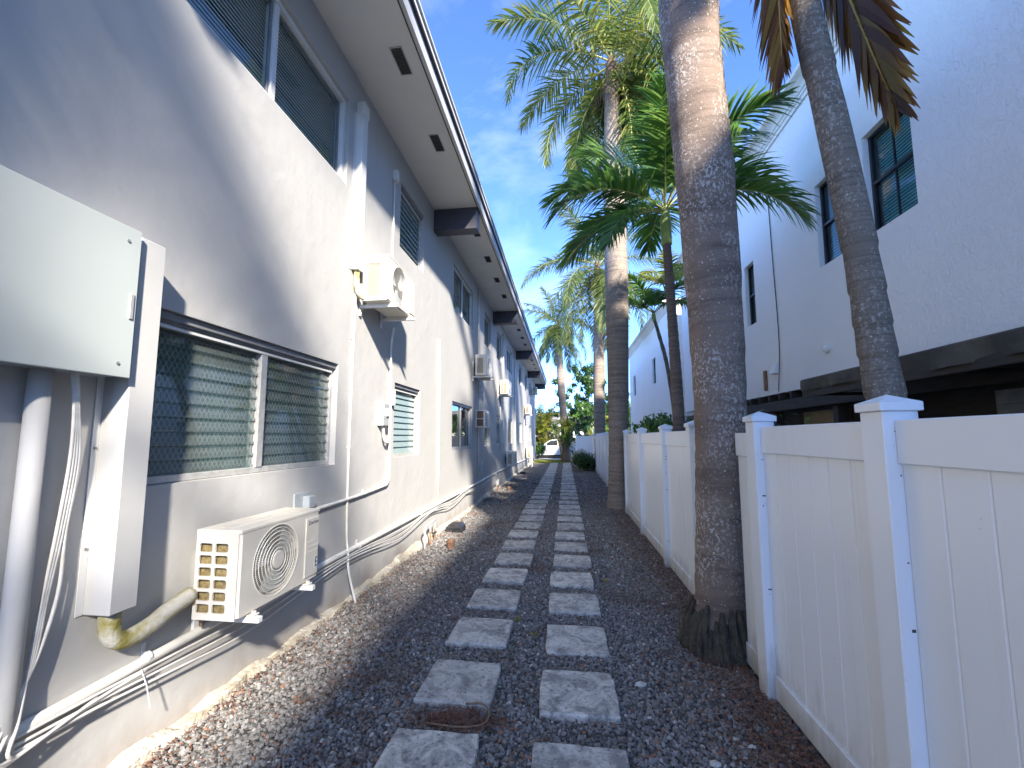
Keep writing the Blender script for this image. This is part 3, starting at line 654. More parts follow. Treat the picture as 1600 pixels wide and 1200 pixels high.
        for k in range(30):
            for j in range(8):
                f0, f1 = j/8, (j+1)/8; q0 = .25+.77*f0; q1 = .25+.77*f1; a0 = 2*math.pi*k/30+1.1*f0; a1 = 2*math.pi*k/30+1.1*f1; dw0 = .035/q0*.5+.02; dw1 = .035/q1*.5+.02
                gd.quad(P(xg-.012*f0, cy+math.cos(a0)*cr*q0, cz+math.sin(a0)*cr*q0), P(xg-.012*f0, cy+math.cos(a0+dw0)*cr*q0, cz+math.sin(a0+dw0)*cr*q0), P(xg-.012*f1, cy+math.cos(a1+dw1)*cr*q1, cz+math.sin(a1+dw1)*cr*q1), P(xg-.012*f1, cy+math.cos(a1)*cr*q1, cz+math.sin(a1)*cr*q1))
    gu = gd.build('fan_guard', 'creamd', t, smooth=True, fix=False)
    hb = MB(); hb.tube([P(xg-.006, cy, cz), P(xg+.003, cy, cz), P(xg+.005, cy, cz)], [cr*.26, cr*.26, cr*.22], 28); hb.build('hub', 'cream', gu, smooth=False)
    # service panel
    sp = MB(); sp.box(x1-.001, x1+.009, y+W-.165*sc, y+W-.012, z+.035, z+H-.045, .004); s_o = sp.build('service_panel', 'cream', t)
    gv = MB()
    for k in range(3): gv.box(x1+.0085, x1+.0112, y+W-.145*sc, y+W-.03, z+H*.42+k*.034, z+H*.42+k*.034+.006, .001)
    gv.build('rib', 'creamd', s_o)
    if text:
        m = text_mesh('ZenAire', .036); m.materials.append(M_['ink']); o = link('lettering', m, s_o, (x1+.0105, y+W-.082*sc, z+H-.078), (math.pi/2, 0, math.pi/2))
        MB().box(x1+.0085, x1+.0098, y+W-.058, y+W-.018, z+.075, z+.158).build('sticker', 'white', s_o)
        m = text_mesh('E', .095); m.materials.append(M_['black']); o = link('lettering', m, s_o, (x1+.0112, y+W-.038, z+.116), (math.pi/2, 0, math.pi/2)); o.scale = (.55, 1, 1)
    # feet and wall brackets
    for yy in (.11*sc, W-.13*sc):
        ft = MB(); ft.box(x0-.01, x1+.03, y+yy-.02, y+yy+.03, z-.012, z-.001, .002); ft.tube([P(D+.012, yy+.005, -.002), P(D+.012, yy+.005, .012)], .014, 12); ft.build('foot', 'cream', t)
        if bracket:
            br = MB(); br.box(WX+.002, x1+.06, y+yy-.018, y+yy+.018, z-.045, z-.0125, .003); br.box(WX+.002, WX+.02, y+yy-.02, y+yy+.02, z-.13, z+.34, .003)
            br.box(WX+.02, WX+.024, y+yy-.006, y+yy+.006, z-.11, z-.098); br.build('wall_bracket', 'white', t)
    if stand:
        for yy in (.10*sc, W-.12*sc):
            for xx in (.03, D-.03): MB().box(x0+xx-.02, x0+xx+.02, y+yy-.02, y+yy+.02, -.01, z-.0125).build('stand_leg', 'white', t)
    return t
ac_unit('cream air conditioner lettered ZenAire with an E sticker, nearest to the gravel on the left', 2.24, .60, text=True)
ac_unit('cream air conditioner with spiral fan guard on brackets beside the upper louvered window', 4.08, 3.0, kind='mesh')
ac_unit('upper-storey air conditioner on brackets just past the long dark sliding window', 9.66, 3.03, kind='mesh')
ac_unit('smaller upper air conditioner with grid side, second one past the dark sliding window', 13.44, 2.97, kind='grid', sc=.92)
ac_unit('low air conditioner with dark mesh side near ground, halfway down the grey wall', 14.98, .62, kind='mesh')
ac_unit('far air conditioner standing on a white plinth at the end of the grey wall', 22.7, .5, kind='mesh', bracket=False, stand=1, sc=1.25)
ac_unit('far air conditioner at mid height above the one standing on a plinth', 21.9, 2.78, kind='mesh')
ac_unit('farthest air conditioner high under the eave by the last dark beam', 27.0, 4.35, kind='mesh', sc=.9)
# window air conditioner sleeve with rusty louvred cheek
t = thing('window_air_conditioner', 'white boxy window air conditioner with two rusty brown side openings', 'air conditioner', (WX, 10.13, 1.83))
c = MB(); wall = 0
for (a, b, c_, d) in ((-2.149, -1.92, 1.83, 1.86), (-2.149, -1.92, 2.03, 2.055), (-2.149, -1.92, 2.225, 2.25)): c.box(a, b, 10.13, 10.72, c_, d, .003)
c.box(-1.955, -1.92, 10.131, 10.719, 1.861, 2.224, .003); c.box(-2.149, -1.956, 10.70, 10.719, 1.861, 2.224); c.box(-2.149, -2.12, 10.132, 10.16, 1.861, 2.224)
c.build('casing', 'white', t)
MB().box(-2.12, -1.957, 10.20, 10.22, 1.861, 2.029).build('rusty_fins', 'rust', t); MB().box(-2.12, -1.957, 10.20, 10.22, 2.056, 2.224).build('rusty_fins', 'rust', t)
fl = MB()
for k in range(9): fl.box(-1.921, -1.915, 10.2, 10.66, 1.88+k*.036, 1.9+k*.036)
fl.build('front_louver', 'alud', t)

# ================================================================== PIPES, DUCTS, CABLES ON THE WALL
def tubething(name, label, cat, pts, r, mat, sm=True, n=10, group=None, straps=()):
    root = thing(name, label, cat, tuple(pts[0]), group)
    MB().tube(smoothpath(pts) if sm else pts, r, n).build('pipe' if cat != 'cable' else 'sheath', mat, root, smooth=True)
    for (x, y, z, ax) in straps:
        s = MB(); 
        if ax == 'z': s.box(WX+.001, WX+.006, y-r*2.6, y+r*2.6, z-.010, z+.010, .001); s.tube([(x, y, z-.009), (x, y, z+.009)], r*1.18, 12)
        else: s.box(WX+.001, WX+.006, y-.010, y+.010, z-r*2.6, z+r*2.6, .001); s.tube([(x, y-.009, z), (x, y+.009, z)], r*1.18, 12)
        s.build('strap', 'white', root)
    return root
# big line-set cover by the near window
t = thing('line_set_cover', 'wide white metal line-set cover running down the wall left of the louvered window', 'duct cover', (WX, 1.8, .81))
c = MB(); c.box(WX+.001, -2.012, 1.745, 1.872, .81, 2.56, .004); c.build('cover', 'ductgrey', t)
MB().box(WX+.001, WX+.006, 1.715, 1.744, .812, 2.56).build('flange', 'white', t); MB().box(WX+.001, WX+.006, 1.873, 1.9, .83, 2.56).build('flange', 'white', t)
MB().box(-2.13, -2.03, 1.76, 1.86, .806, .8095).build('open_end', 'dark', t)
for z in (1.1, 1.55, 2.0): MB().tube([(WX+.005, 1.73, z), (WX+.011, 1.73, z)], .006, 8).build('screw', 'alud', t)
tubething('insulated_pipe', 'mossy wrapped refrigerant pipe curling from wide cover to the lowest near air conditioner', 'pipe', [(-2.08, 1.81, .85), (-2.08, 1.815, .72), (-2.075, 1.87, .655), (-2.07, 1.98, .66), (-2.07, 2.1, .70), (-2.07, 2.235, .735)], [.042]*31, 'insul', n=14)
tubething('drain_hose', 'short brown drain hose hanging under near end of lettered air conditioner', 'hose', [(-2.05, 2.235, .70), (-2.05, 2.27, .64), (-2.06, 2.31, .58), (-2.08, 2.33, .53)], .011, 'twig')
# second cover upstairs
t = thing('line_set_cover', 'slim white line-set cover rising beside the near upper window to the eave', 'duct cover', (WX, 4.03, 3.3))
MB().box(WX+.001, -2.07, 3.975, 4.085, 3.30, 5.02, .004).build('cover', 'white', t); MB().box(WX+.001, -2.06, 3.968, 4.092, 4.99, 5.13, .006).build('cap', 'white', t)
MB().box(WX+.001, WX+.006, 3.945, 3.974, 3.3, 5.0).build('flange', 'white', t)
tubething('insulated_pipe', 'yellowed pipe wrap curling from slim upper cover to the spiral-guard air conditioner', 'pipe', [(-2.11, 4.03, 3.36), (-2.11, 4.035, 3.22), (-2.10, 4.04, 3.10), (-2.07, 4.07, 3.04), (-2.04, 4.10, 3.03)], .03, 'insul', n=12)
tubething('conduit_pipe', 'thin painted conduit with small cap box left of the upper louvered window', 'pipe', [(-2.135, 4.97, 3.44), (-2.135, 4.97, 4.2), (-2.135, 4.97, 4.86)], .012, 'conduit', False)
t = tag(MB().box(WX+.001, -2.085, 4.93, 5.01, 4.86, 5.0, .006).build('junction_box', 'white'), 'small white box capping the thin conduit by upper louvered window', 'box')
tubething('drain_pipe', 'long thin white drain pipe from yellowed pipe wrap down to the gravel', 'pipe', [(-2.13, 4.05, 3.22), (-2.135, 4.07, 2.9), (-2.138, 4.06, 2.2), (-2.138, 4.06, 1.06), (-2.138, 4.08, .62), (-2.11, 4.06, .50), (-2.08, 4.03, .32), (-2.02, 4.08, .0)], .011, 'conduit', straps=((-2.138, 4.06, 1.5, 'z'), (-2.138, 4.06, 2.6, 'z')))
tubething('conduit_pipe', 'white conduit dropping from spiral-guard air conditioner then bending along the wall', 'pipe', [(-2.09, 4.98, 2.95), (-2.128, 4.99, 2.7), (-2.128, 5.01, 2.1), (-2.128, 5.03, 1.25), (-2.128, 5.03, 1.12), (-2.128, 4.97, 1.045), (-2.128, 4.85, 1.03), (-2.128, 4.2, 1.0), (-2.128, 3.42, .985)], .016, 'conduit', straps=((-2.128, 5.02, 1.7, 'z'), (-2.128, 5.03, 1.26, 'z'), (-2.128, 4.4, 1.01, 'y')))
t = thing('switch_box', 'grey air conditioner switch box between drain pipe and louvered window', 'switch box', (WX, 4.76, 1.72))
MB().box(WX+.001, -2.075, 4.70, 4.86, 1.73, 1.99, .006).build('body', 'greybox', t); MB().box(-2.075, -2.05, 4.76, 4.83, 1.84, 1.93, .004).build('handle', 'white', t); MB().box(-2.074, -2.070, 4.705, 4.855, 1.735, 1.985, .001).build('cover', 'alu', t)
tubething('flexible_conduit', 'grey looped flexible conduit hanging below the wall switch box', 'pipe', [(-2.11, 4.78, 1.73), (-2.10, 4.79, 1.60), (-2.10, 4.86, 1.535), (-2.11, 4.95, 1.56), (-2.115, 4.985, 1.68), (-2.115, 4.99, 1.80)], .016, 'conduit')
t = tag(MB().box(WX+.001, -2.10, 5.07, 5.11, 1.99, 2.18, .006).build('junction_box', 'white'), 'narrow white box fixed between conduit and lower louvered window', 'box')
tubething('conduit_pipe', 'white pipe running up bare wall between the lower louvered and reflecting windows', 'pipe', [(-2.13, 7.08, .51), (-2.13, 7.06, 1.5), (-2.13, 7.02, 3.0), (-2.13, 7.0, 3.26)], .02, 'conduit', False, straps=((-2.13, 7.06, 1.4, 'z'), (-2.13, 7.03, 2.4, 'z')))
t = thing('outlet_box', 'grey weatherproof outlet box above the lettered air conditioner', 'outlet box', (WX, 3.33, 1.0))
MB().box(WX+.001, -2.135, 3.22, 3.42, 1.0, 1.15, .003).build('plate', 'greybox', t); MB().box(-2.135, -2.075, 3.32, 3.42, 1.02, 1.12, .008).build('cover', 'greybox', t)
for (y, za, zb, lab) in ((10.45, .55, 3.0, 'thin pipe dropping from air conditioner past the long dark sliding window'), (14.0, .7, 2.95, 'thin pipe dropping from the smaller grid-sided upper air conditioner'), (22.3, .6, 2.75, 'thin pipe dropping from mid-height far air conditioner'), (10.3, 3.55, 5.25, 'slim white cover rising from air conditioner past dark sliding window'), (14.6, 3.4, 5.2, 'slim white cover rising from smaller grid-sided upper air conditioner'), (18.1, .2, 5.3, 'tall white downpipe on the far half of the grey wall')):
    tubething('conduit_pipe', lab, 'pipe', [(-2.13, y, za), (-2.13, y, zb)], .018 if zb < 3.5 else .03, 'conduit', False, n=8)
for (y, z, lab) in ((10.62, .75, 'small grey tap and box low on wall below the window air conditioner'), (14.1, 1.95, 'small white meter box beside far lower louvered window')):
    tag(MB().box(WX+.001, -2.06, y, y+.12, z, z+.22, .01).build('meter_box', 'greybox'), lab, 'box')
# horizontal conduit with cables
tubething('conduit_pipe', 'long cream conduit running low along the whole grey wall', 'pipe', [(-2.125, 1.2, .455), (-2.125, 1.75, .47), (-2.125, 3.3, .49), (-2.125, 7, .495), (-2.125, 10, .50), (-2.125, 14, .52), (-2.125, 20, .46), (-2.125, 23, .42)], .025, 'conduit', straps=tuple((-2.125, y, .49, 'y') for y in (2.05, 4.3, 6.2, 8.6, 11, 13)))
r = random.Random(11)
cabs = ['uppermost white cable strung just below the long conduit', 'middle sagging grey cable below the long conduit', 'lowest sagging grey cable below the long conduit']
for k in range(3):
    pts = []
    for j, y in enumerate(np.arange(1.3, 12.5, .45)):
        tie = math.sin((y-1.4)*math.pi/2.6)**2
        pts.append((-2.098+.006*k, y, .455+.004*y*(y < 9)*.6-.018*k-(.035+.03*k)*tie+r.uniform(-.006, .006)))
    tubething('wall_cable', cabs[k], 'cable', pts, .0065, 'cable', n=7)
# electrical enclosure top left with pipe and dropping cables
t = thing('electrical_enclosure', 'large grey-green metal electrical box at the left edge of the wall', 'electrical box', (WX, 1.2, 1.88))
MB().box(WX+.001, -2.0, .62, 1.715, 1.875, 2.56, .004).build('box', 'greybox', t); MB().box(-2.0, -1.985, .61, 1.722, 1.868, 2.566, .003).build('door', 'boxgreen', t)
for zz in (1.93, 2.50):
    for yy in (1.15, 1.66): MB().tube([(-1.985, yy, zz), (-1.981, yy, zz)], .007, 10).build('screw', 'alud', t)
MB().box(-1.9855, -1.979, 1.688, 1.706, 2.14, 2.26, .002).build('latch', 'alu', t)
tubething('downpipe', 'thick painted vertical pipe below the grey-green electrical box', 'pipe', [(-2.105, 1.47, -.05), (-2.105, 1.47, 1.0), (-2.105, 1.47, 1.876)], .037, 'wall', False, n=20)
c4 = ['outermost white cable dropping from the electrical box', 'second white cable dropping from the electrical box', 'third grey cable dropping from the electrical box', 'innermost cable dropping from the electrical box']
for k in range(4):
    j = k*.011
    pts = [(-2.07+j*.4, 1.55+j*.4, 1.88), (-2.085, 1.585+j*.5, 1.72), (-2.10, 1.60+j, 1.5), (-2.11, 1.585+j, 1.2), (-2.11, 1.56+j*.7+(.03 if k == 3 else 0), .95), (-2.10, 1.53+j*.5, .7), (-2.08, 1.50-j*2, .52), (-2.05, 1.46-j*3, .43-j), (-2.08, 1.56+k*.06, .40+.012*k), (-2.095, 1.8+.08*k, .44)]
    tubething('wall_cable', c4[k], 'cable', pts, .007, 'cable', n=7, group=None)
tag(MB().tube([(-2.09, 1.995, .46), (-2.07, 2.01, .38), (-2.05, 2.02, .27)], .003, 5).build('cable_tie', 'white'), 'white cable tie tail hanging from the low conduit', 'cable tie')

# ================================================================== SMALL THINGS ON THE GRAVEL
def riser(y, lab):
    t = thing('pipe_riser', lab, 'pipe', (-2.0, y, 0))
    MB().tube([(-2.0, y, -.02), (-2.0, y, .30), (-2.0, y+.03, .33), (-2.02, y+.55, .33), (-2.03, y+.57, .31), (-2.03, y+.57, .18)], .016, 10).build('white_pipe', 'white', t, smooth=True)
    MB().tube([(-2.015, y+.3, .33), (-2.015, y+.3, .20)], .011, 8).build('drop', 'white', t); MB().tube([(-2.015, y+.3, .20), (-2.015, y+.3, -.02)], .013, 8).build('copper_stub', 'rust', t)
    MB().tube([(-2.03, y+.57, .18), (-2.03, y+.57, -.02)], .013, 8).build('copper_stub', 'rust', t); MB().tube([(-2.03, y+.53, .13), (-2.03, y+.62, .13)], .02, 8).build('valve', 'dark', t)
riser(6.05, 'white plastic pipe riser with copper stubs standing at the near wall base')
riser(12.4, 'farther white pipe riser standing by the wall base midway down')
t = thing('bait_station', 'black plastic bait box lying on gravel beside the wall', 'bait box', (-1.88, 7.3, 0))
mb = MB(); mb.prism([(-2.02, .0), (-1.73, .0), (-1.73, .10), (-1.79, .145), (-1.96, .145), (-2.02, .09)], 1, 7.18, 7.42); mb.build('body', 'dark', t); MB().box(-1.98, -1.77, 7.16, 7.44, .075, .083).build('seam', 'black', t); MB().tube([(-1.87, 7.178, .05), (-1.87, 7.172, .05)], .03, 12).build('entry_hole', 'black', t)
def pot(x, y, lab, s=1):
    mb = MB().tube([(x, y, 0), (x, y, .09*s), (x, y, .0901*s), (x, y, .12*s)], [.05*s, .055*s, .065*s, .065*s], 14); t = thing('valve_cap', lab, 'valve cap', (x, y, 0)); mb.build('body', 'terra', t, smooth=False); MB().tube([(x, y, .12*s), (x, y, .14*s)], [.045*s, .03*s], 12).build('top', 'rust', t)
pot(-1.66, 6.2, 'rust-brown capped standpipe on gravel in front of the near riser'); pot(-1.70, 12.9, 'second rust-brown standpipe cap farther along the gravel')
t = thing('bait_station', 'far black bait box on gravel near the low air conditioner', 'bait box', (-1.85, 18.6, 0)); MB().prism([(-1.98, 0), (-1.72, 0), (-1.74, .13), (-1.95, .13)], 1, 18.5, 18.75).build('body', 'dark', t); MB().box(-1.95, -1.76, 18.49, 18.76, .07, .078).build('seam', 'black', t)
for (x, y, l) in ((-.43, 3.86, 'tiny green weed between the third and fourth pavers, left one'), (-.27, 3.6, 'low green weed patch between the two rows of pavers'), (.42, 5.0, 'small weed at the right side of the path')):
    mb = MB(); r = random.Random(int(y*100))
    for k in range(26):
        a = r.uniform(0, 6.28); d = r.uniform(.005, .045); h = r.uniform(.01, .03); w = .007
        px_, py_ = x+math.cos(a)*d, y+math.sin(a)*d; mb.quad((px_-w, py_, .02), (px_, py_-w, .02+h*.4), (px_+w, py_, .02+h), (px_, py_+w, .02+h*.6))
    tag(mb.build('weed', 'leaf_yellow', fix=False), l, 'weed')

# ================================================================== FENCE
FX = 1.20                                    # face of the posts towards the path
fence = thing('vinyl_fence', 'white vinyl privacy fence of tongue-and-groove boards along the path', 'fence', (1.26, 9, 0))
PW = .127
pm_ = MB().box(0, PW, 0, PW, -.05, 1.70, .004).mesh('fence_post', 'vinyl')
cp = MB(); c0, c1 = -.012, PW+.012
cp.box(c0, c1, c0, c1, 1.70, 1.735, .003); h = PW/2
cp.v += [(c0+.002, c0+.002, 1.735), (c1-.002, c0+.002, 1.735), (c1-.002, c1-.002, 1.735), (c0+.002, c1-.002, 1.735), (h, h, 1.768)]; i = len(cp.v)-5; cp.f += [(i, i+1, i+4), (i+1, i+2, i+4), (i+2, i+3, i+4), (i+3, i, i+4)]
cpm = cp.mesh('post_cap', 'vinyl')
POSTS = [-2.3, -.35, 1.80, 2.94, 4.40, 5.63, 7.38, 9.33, 11.15, 13.0, 14.3, 15.9, 17.6, 19.5, 21.5, 23.9]
xoff = lambda y: FX + .011*max(0, y-7)          # slight drift of the fence line
boardc = {}
def board(w, h):
    k = (round(w, 3), round(h, 3))
    if k not in boardc:
        mb = MB(); mb.prism([(0, .004), (.006, 0), (.012, 0), (w-.012, 0), (w-.006, 0), (w-.001, .004), (w-.001, .022), (0, .022)], 2, 0, h); 
        boardc[k] = mb.mesh('fence_board', 'vinyl')
    return boardc[k]
TREES_Y = [(3.6, .24), (10.05, .3)]
for i, y in enumerate(POSTS):
    p = link('fence_post', pm_, fence, (xoff(y), y, 0)); link('post_cap', cpm, p).location = (0, 0, 0)
    if y < 6:
        s = MB(); r = random.Random(i)
        for k in range(6): zz = r.uniform(.3, 1.68); s.box(xoff(y)+.030+r.uniform(0, .02), xoff(y)+.036+r.uniform(0, .02), y-.0012, y+.001, zz, zz+r.uniform(.004, .011))
        stuff(s.build('scuff_mark', 'screw', p)).location = tuple(-Vector((xoff(y), y, 0))+Vector(WL[fence.name]))
    if i+1 >= len(POSTS): break
    a, b = y+PW, POSTS[i+1]; xc = xoff(y)+PW/2
    segs = [(a, b)]
    if abs(y-2.94) < .01: segs = [(a, 3.36), (4.14, b)]          # the near palm stands in the fence line
    if abs(y-9.33) < .01: segs = [(a, 9.74), (10.36, b)]
    for (sa, sb) in segs:
        top = 1.665 if sb-sa > .3 else 1.63
        MB().box(xc-.026, xc+.026, sa+.001, sb-.001, top-.165, top, .004).build('top_rail', 'vinyl', fence)
        MB().box(xc-.026, xc+.026, sa+.001, sb-.001, .03, .17, .004).build('bottom_rail', 'vinyl', fence)
        n = max(1, round((sb-sa)/.165)); w = (sb-sa)/n; m = board(w, top-.165-.17+.02)
        for k in range(n): link('fence_board', m, fence, (xc-.011, sa+(k+1)*w, .16), (0, 0, -math.pi/2))
# return panel across the far end
for x in (xoff(23.9)-.85,):
    p = link('fence_post', pm_, fence, (x, 23.9, 0)); link('post_cap', cpm, p).location = (0, 0, 0)
    xa, xb = x+PW, xoff(23.9)
    MB().box(xa+.001, xb-.001, 23.94, 23.99, 1.5, 1.665, .004).build('top_rail', 'vinyl', fence); MB().box(xa+.001, xb-.001, 23.94, 23.99, .03, .17, .004).build('bottom_rail', 'vinyl', fence)
    w = (xb-xa)/4
    for k in range(4): link('fence_board', board(w, 1.35), fence, (xa+k*w, 23.954, .16))

# ================================================================== RIGHT HOUSES
HX = 4.0
def house_window(parent, y0, y1, z0, z1, x=HX, split=True):
    fr = MB(); X0, X1 = x+.075, x+.125; frame_rect(fr, X0, X1, y0+.002, y1-.002, z0+.002, z1-.002, .035)
    zm = (z0+z1)/2; fr.box(X0-.008, X1, y0+.035, y1-.035, zm-.022, zm+.022, .003)
    w = fr.build('window', 'frameblk', parent)
    ym = (y0+y1)/2; cols = [(y0+.037, ym-.009), (ym+.009, y1-.037)] if split else [(y0+.037, y1-.037)]
    if split:
        MB().box(X0+.012, X1-.012, ym-.008, ym+.008, z0+.037, zm-.024, .002).build('muntin', 'frameblk', w); MB().box(X0+.012, X1-.012, ym-.008, ym+.008, zm+.024, z1-.037, .002).build('muntin', 'frameblk', w)
    for a, b in cols:
        for c, d in ((z0+.037, zm-.024), (zm+.024, z1-.037)):
            p = MB(); xx = x+.10+(.006 if d < zm else 0); p.quad((xx, a, c), (xx, a, d), (xx, b, d), (xx, b, c)); p.build('pane', 'glass_blue', w, fix=False)
    n = int((z1-z0)/.045); h = (z1-z0-.08)/n; bl = MB()
    for k in range(n): z = z0+.04+k*h; bl.quad((x+.165, y0+.03, z), (x+.165, y1-.03, z), (x+.185, y1-.03, z+h*.92), (x+.185, y0+.03, z+h*.92))
    bl.build('blind', 'blind', w, fix=False)
    b = MB(); b.box(x+.25, x+.26, y0, y1, z0, z1); b.build('interior', 'room', w)
def cornice_prof(top, d=.26): return [(.02, top-.34), (-.035, top-.34), (-.035, top-.27), (-.06, top-.26), (-.06, top-.22), (-.085, top-.21), (-.11, top-.16), (-.17, top-.11), (-d+.03, top-.09), (-d, top-.075), (-d, top), (.02, top)]
h1 = thing('white_townhouse', 'white rough-stucco two-storey house with black windows behind the fence', 'house', (HX, 2, 0))
wins1 = [(5.16, 5.95, 4.24, 5.60), (6.27, 7.06, 4.24, 5.58), (9.36, 9.82, 4.0, 5.34), (-1.5, -.7, 4.24, 5.6)]
mb = MB(); wall_holes(mb, HX, -16, 15.0, 2.42, 7.5, wins1, .12)
mb.quad((HX, -16, 2.42), (12, -16, 2.42), (12, -16, 7.5), (HX, -16, 7.5)); mb.quad((HX, 15, 2.42), (12, 15, 2.42), (12, 15, 7.5), (HX, 15, 7.5)); mb.quad((HX, -16, 7.5), (12, -16, 7.5), (12, 15, 7.5), (HX, 15, 7.5)); mb.quad((HX, -16, 2.42), (HX, 15, 2.42), (12, 15, 2.42), (12, -16, 2.42)); mb.quad((12, -16, 0), (12, 15, 0), (12, 15, 7.5), (12, -16, 7.5))
mb.build('upper_wall', 'stuccoR', h1, fix=False)
cn = MB(); cn.prism([(HX+a, b) for a, b in cornice_prof(7.52)], 1, -16, 15.15); cn.v = [(a, y, z) for (a, y, z) in cn.v]
cn.build('cornice', 'creamwall', h1)
for w in wins1: house_window(h1, *w, split=(w[1]-w[0]) > .6)
gw = MB().box(HX+.45, HX+.55, -16, 15, -.1, 2.419); gwo = gw.build('ground_floor_wall', 'brownwood_shade', h1)  # shade of the recess under the upper floor put into this dark colour
for y in np.arange(6.45, 10.2, .42): MB().box(HX-.02, HX+.44, y, y+.045, 2.30, 2.418).build('rafter', 'brownwood_shade', h1)
MB().box(HX+.02, HX+.10, -16, 15, 2.10, 2.29).build('lintel_beam', 'brownwood_shade', h1)
for y in (5.9, 7.05, 9.0, 12.0, 14.7): MB().box(HX+.10, HX+.26, y, y+.14, -.1, 2.09, .01).build('porch_post', 'brownwood_shade', h1)
for (a, b) in ((6.1, 6.95), (7.3, 8.6)): MB().box(HX+.40, HX+.44, a, b, .6, 2.06, .006).build('tan_panel', 'tanpanel', h1)
for (a, b) in ((2.4, 3.6), (4.1, 5.0)):
    sh = MB().box(HX+.41, HX+.445, a, b, .9, 2.08, .005).build('shutter', 'alud', h1)
    for k in range(8): MB().box(HX+.385, HX+.408, a+.04, b-.04, .95+k*.14, 1.03+k*.14, .004).build('shutter_slat', 'alud', sh)
# canvas canopy
can = thing('canvas_canopy', 'dusty black canvas canopy with drooping valance along the white house', 'canopy', (3.6, 0, 2.3))
mb = MB(); ys = np.linspace(-7, 6.28, 70); prev = None; r = random.Random(2)
for y in ys:
    sag = .05*math.sin((y+.9)*math.pi/2.2)**2 if y < 4.3 else 0
    f = .015*math.sin(y*9)+.008*r.uniform(-1, 1)
    vb = .17 if y < 4.2 else .14
    cur = [(HX-.004, y, 2.46), (3.6, y, 2.425-sag*.6), (3.22, y, 2.38), (3.20, y, 2.365), (3.20+f, y, 2.365-vb*.5), (3.205+f*1.6, y, 2.365-vb-sag*.3)]
    if prev:
        for k in range(len(cur)-1): mb.quad(prev[k], cur[k], cur[k+1], prev[k+1])
    prev = cur
mb.build('canvas', 'canopy', can, smooth=True, fix=False)
fr = MB().box(3.225, 3.26, -7, 6.3, 2.13, 2.24, .004); fr.build('front_bar', 'brownwood_shade', can)
for y in (6.22, 4.2, 2.1, 0, -3): MB().box(3.262, HX-.006, y, y+.04, 2.16, 2.2).build('support_arm', 'brownwood_shade', can)
tubething('wall_cable', 'thin black cable hanging down the white house wall', 'cable', [(HX-.015, 8.55, 6.6), (HX-.015, 8.5, 5.0), (HX-.015, 8.45, 3.4), (HX-.03, 8.55, 2.45)], .008, 'dark', n=6)
tag(MB().box(HX-.05, HX-.001, 9.02, 9.10, 2.52, 2.92, .006).build('rusty_bracket', 'rust'), 'short rusty strip fixed low on white house wall', 'bracket')
t = thing('wall_vent', 'small round white vent cap on the white house wall', 'vent', (HX-.03, 7.0, 2.95)); MB().tube([(HX-.001, 7.0, 2.95), (HX-.06, 7.0, 2.95)], .07, 16).build('ring', 'creamd', t); MB().tube([(HX-.06, 7.0, 2.95), (HX-.075, 7.0, 2.95)], [.05, .03], 12).build('cap', 'stuccoR', t)
tag(MB().prism([(HX-.001, 2.80), (HX-.10, 2.80), (HX-.03, 2.98), (HX-.001, 3.0)], 1, 8.55, 8.75).build('wall_vent', 'stuccoR'), 'small white wedge vent hood beside the rusty strip', 'vent')

h2 = thing('white_townhouse', 'farther white two-storey house with cream side and pale cornice', 'house', (HX, 22, 0))
wins2 = [(19.5, 20.2, 4.0, 5.15), (25.0, 25.7, 4.0, 5.15)]
mb = MB(); wall_holes(mb, HX, 16.8, 27.2, 0, 6.8, wins2, .12); mb.quad((HX, 27.2, 0), (12, 27.2, 0), (12, 27.2, 6.8), (HX, 27.2, 6.8)); mb.quad((HX, 16.8, 6.8), (12, 16.8, 6.8), (12, 27.2, 6.8), (HX, 27.2, 6.8))
mb.build('wall', 'stuccoR', h2, fix=False)
MB().box(HX, 12, 16.75, 16.8, 0, 6.79).build('side_wall', 'creamwall', h2)
MB().prism([(HX+a, b) for a, b in cornice_prof(6.85)], 1, 16.6, 27.35).build('cornice', 'creamwall', h2)
MB().prism([(16.75+a, b) for a, b in cornice_prof(6.85)], 0, HX+.021, 12).build('cornice', 'creamwall', h2)
for w in wins2: house_window(h2, *w, split=False)

# ================================================================== PALMS
def trunk_mesh(pts, radii, n=28, per=14, ringamp=.006, pitch=.12, seed=0, base=None):
    P = smoothpath(pts, per); m = len(P); t = np.linspace(0, len(radii)-1, m); rad = np.interp(t, range(len(radii)), radii)
    r = random.Random(seed); mb = MB(); Ls = 0; i0 = 0
    Lsum = [0]
    for a, b in zip(P, P[1:]): Lsum.append(Lsum[-1]+(b-a).length)
    phs = [r.uniform(0, 6.28) for _ in range(6)]
    for k, p in enumerate(P):
        ringz = ringamp*(((Lsum[k]/pitch) % 1.0)-.5)*2
        for j in range(n):
            a = 2*math.pi*j/n; lump = .012*math.sin(a*3+phs[0]+p.z*.9)+.008*math.sin(a*5+phs[1]-p.z*2.1)
            rr = rad[k]*(1+lump)+ringz
            mb.v.append((p.x+math.cos(a)*rr, p.y+math.sin(a)*rr, p.z))
    for k in range(m-1):
        for j in range(n): mb.f.append((k*n+j, k*n+(j+1) % n, (k+1)*n+(j+1) % n, (k+1)*n+j))
    return mb
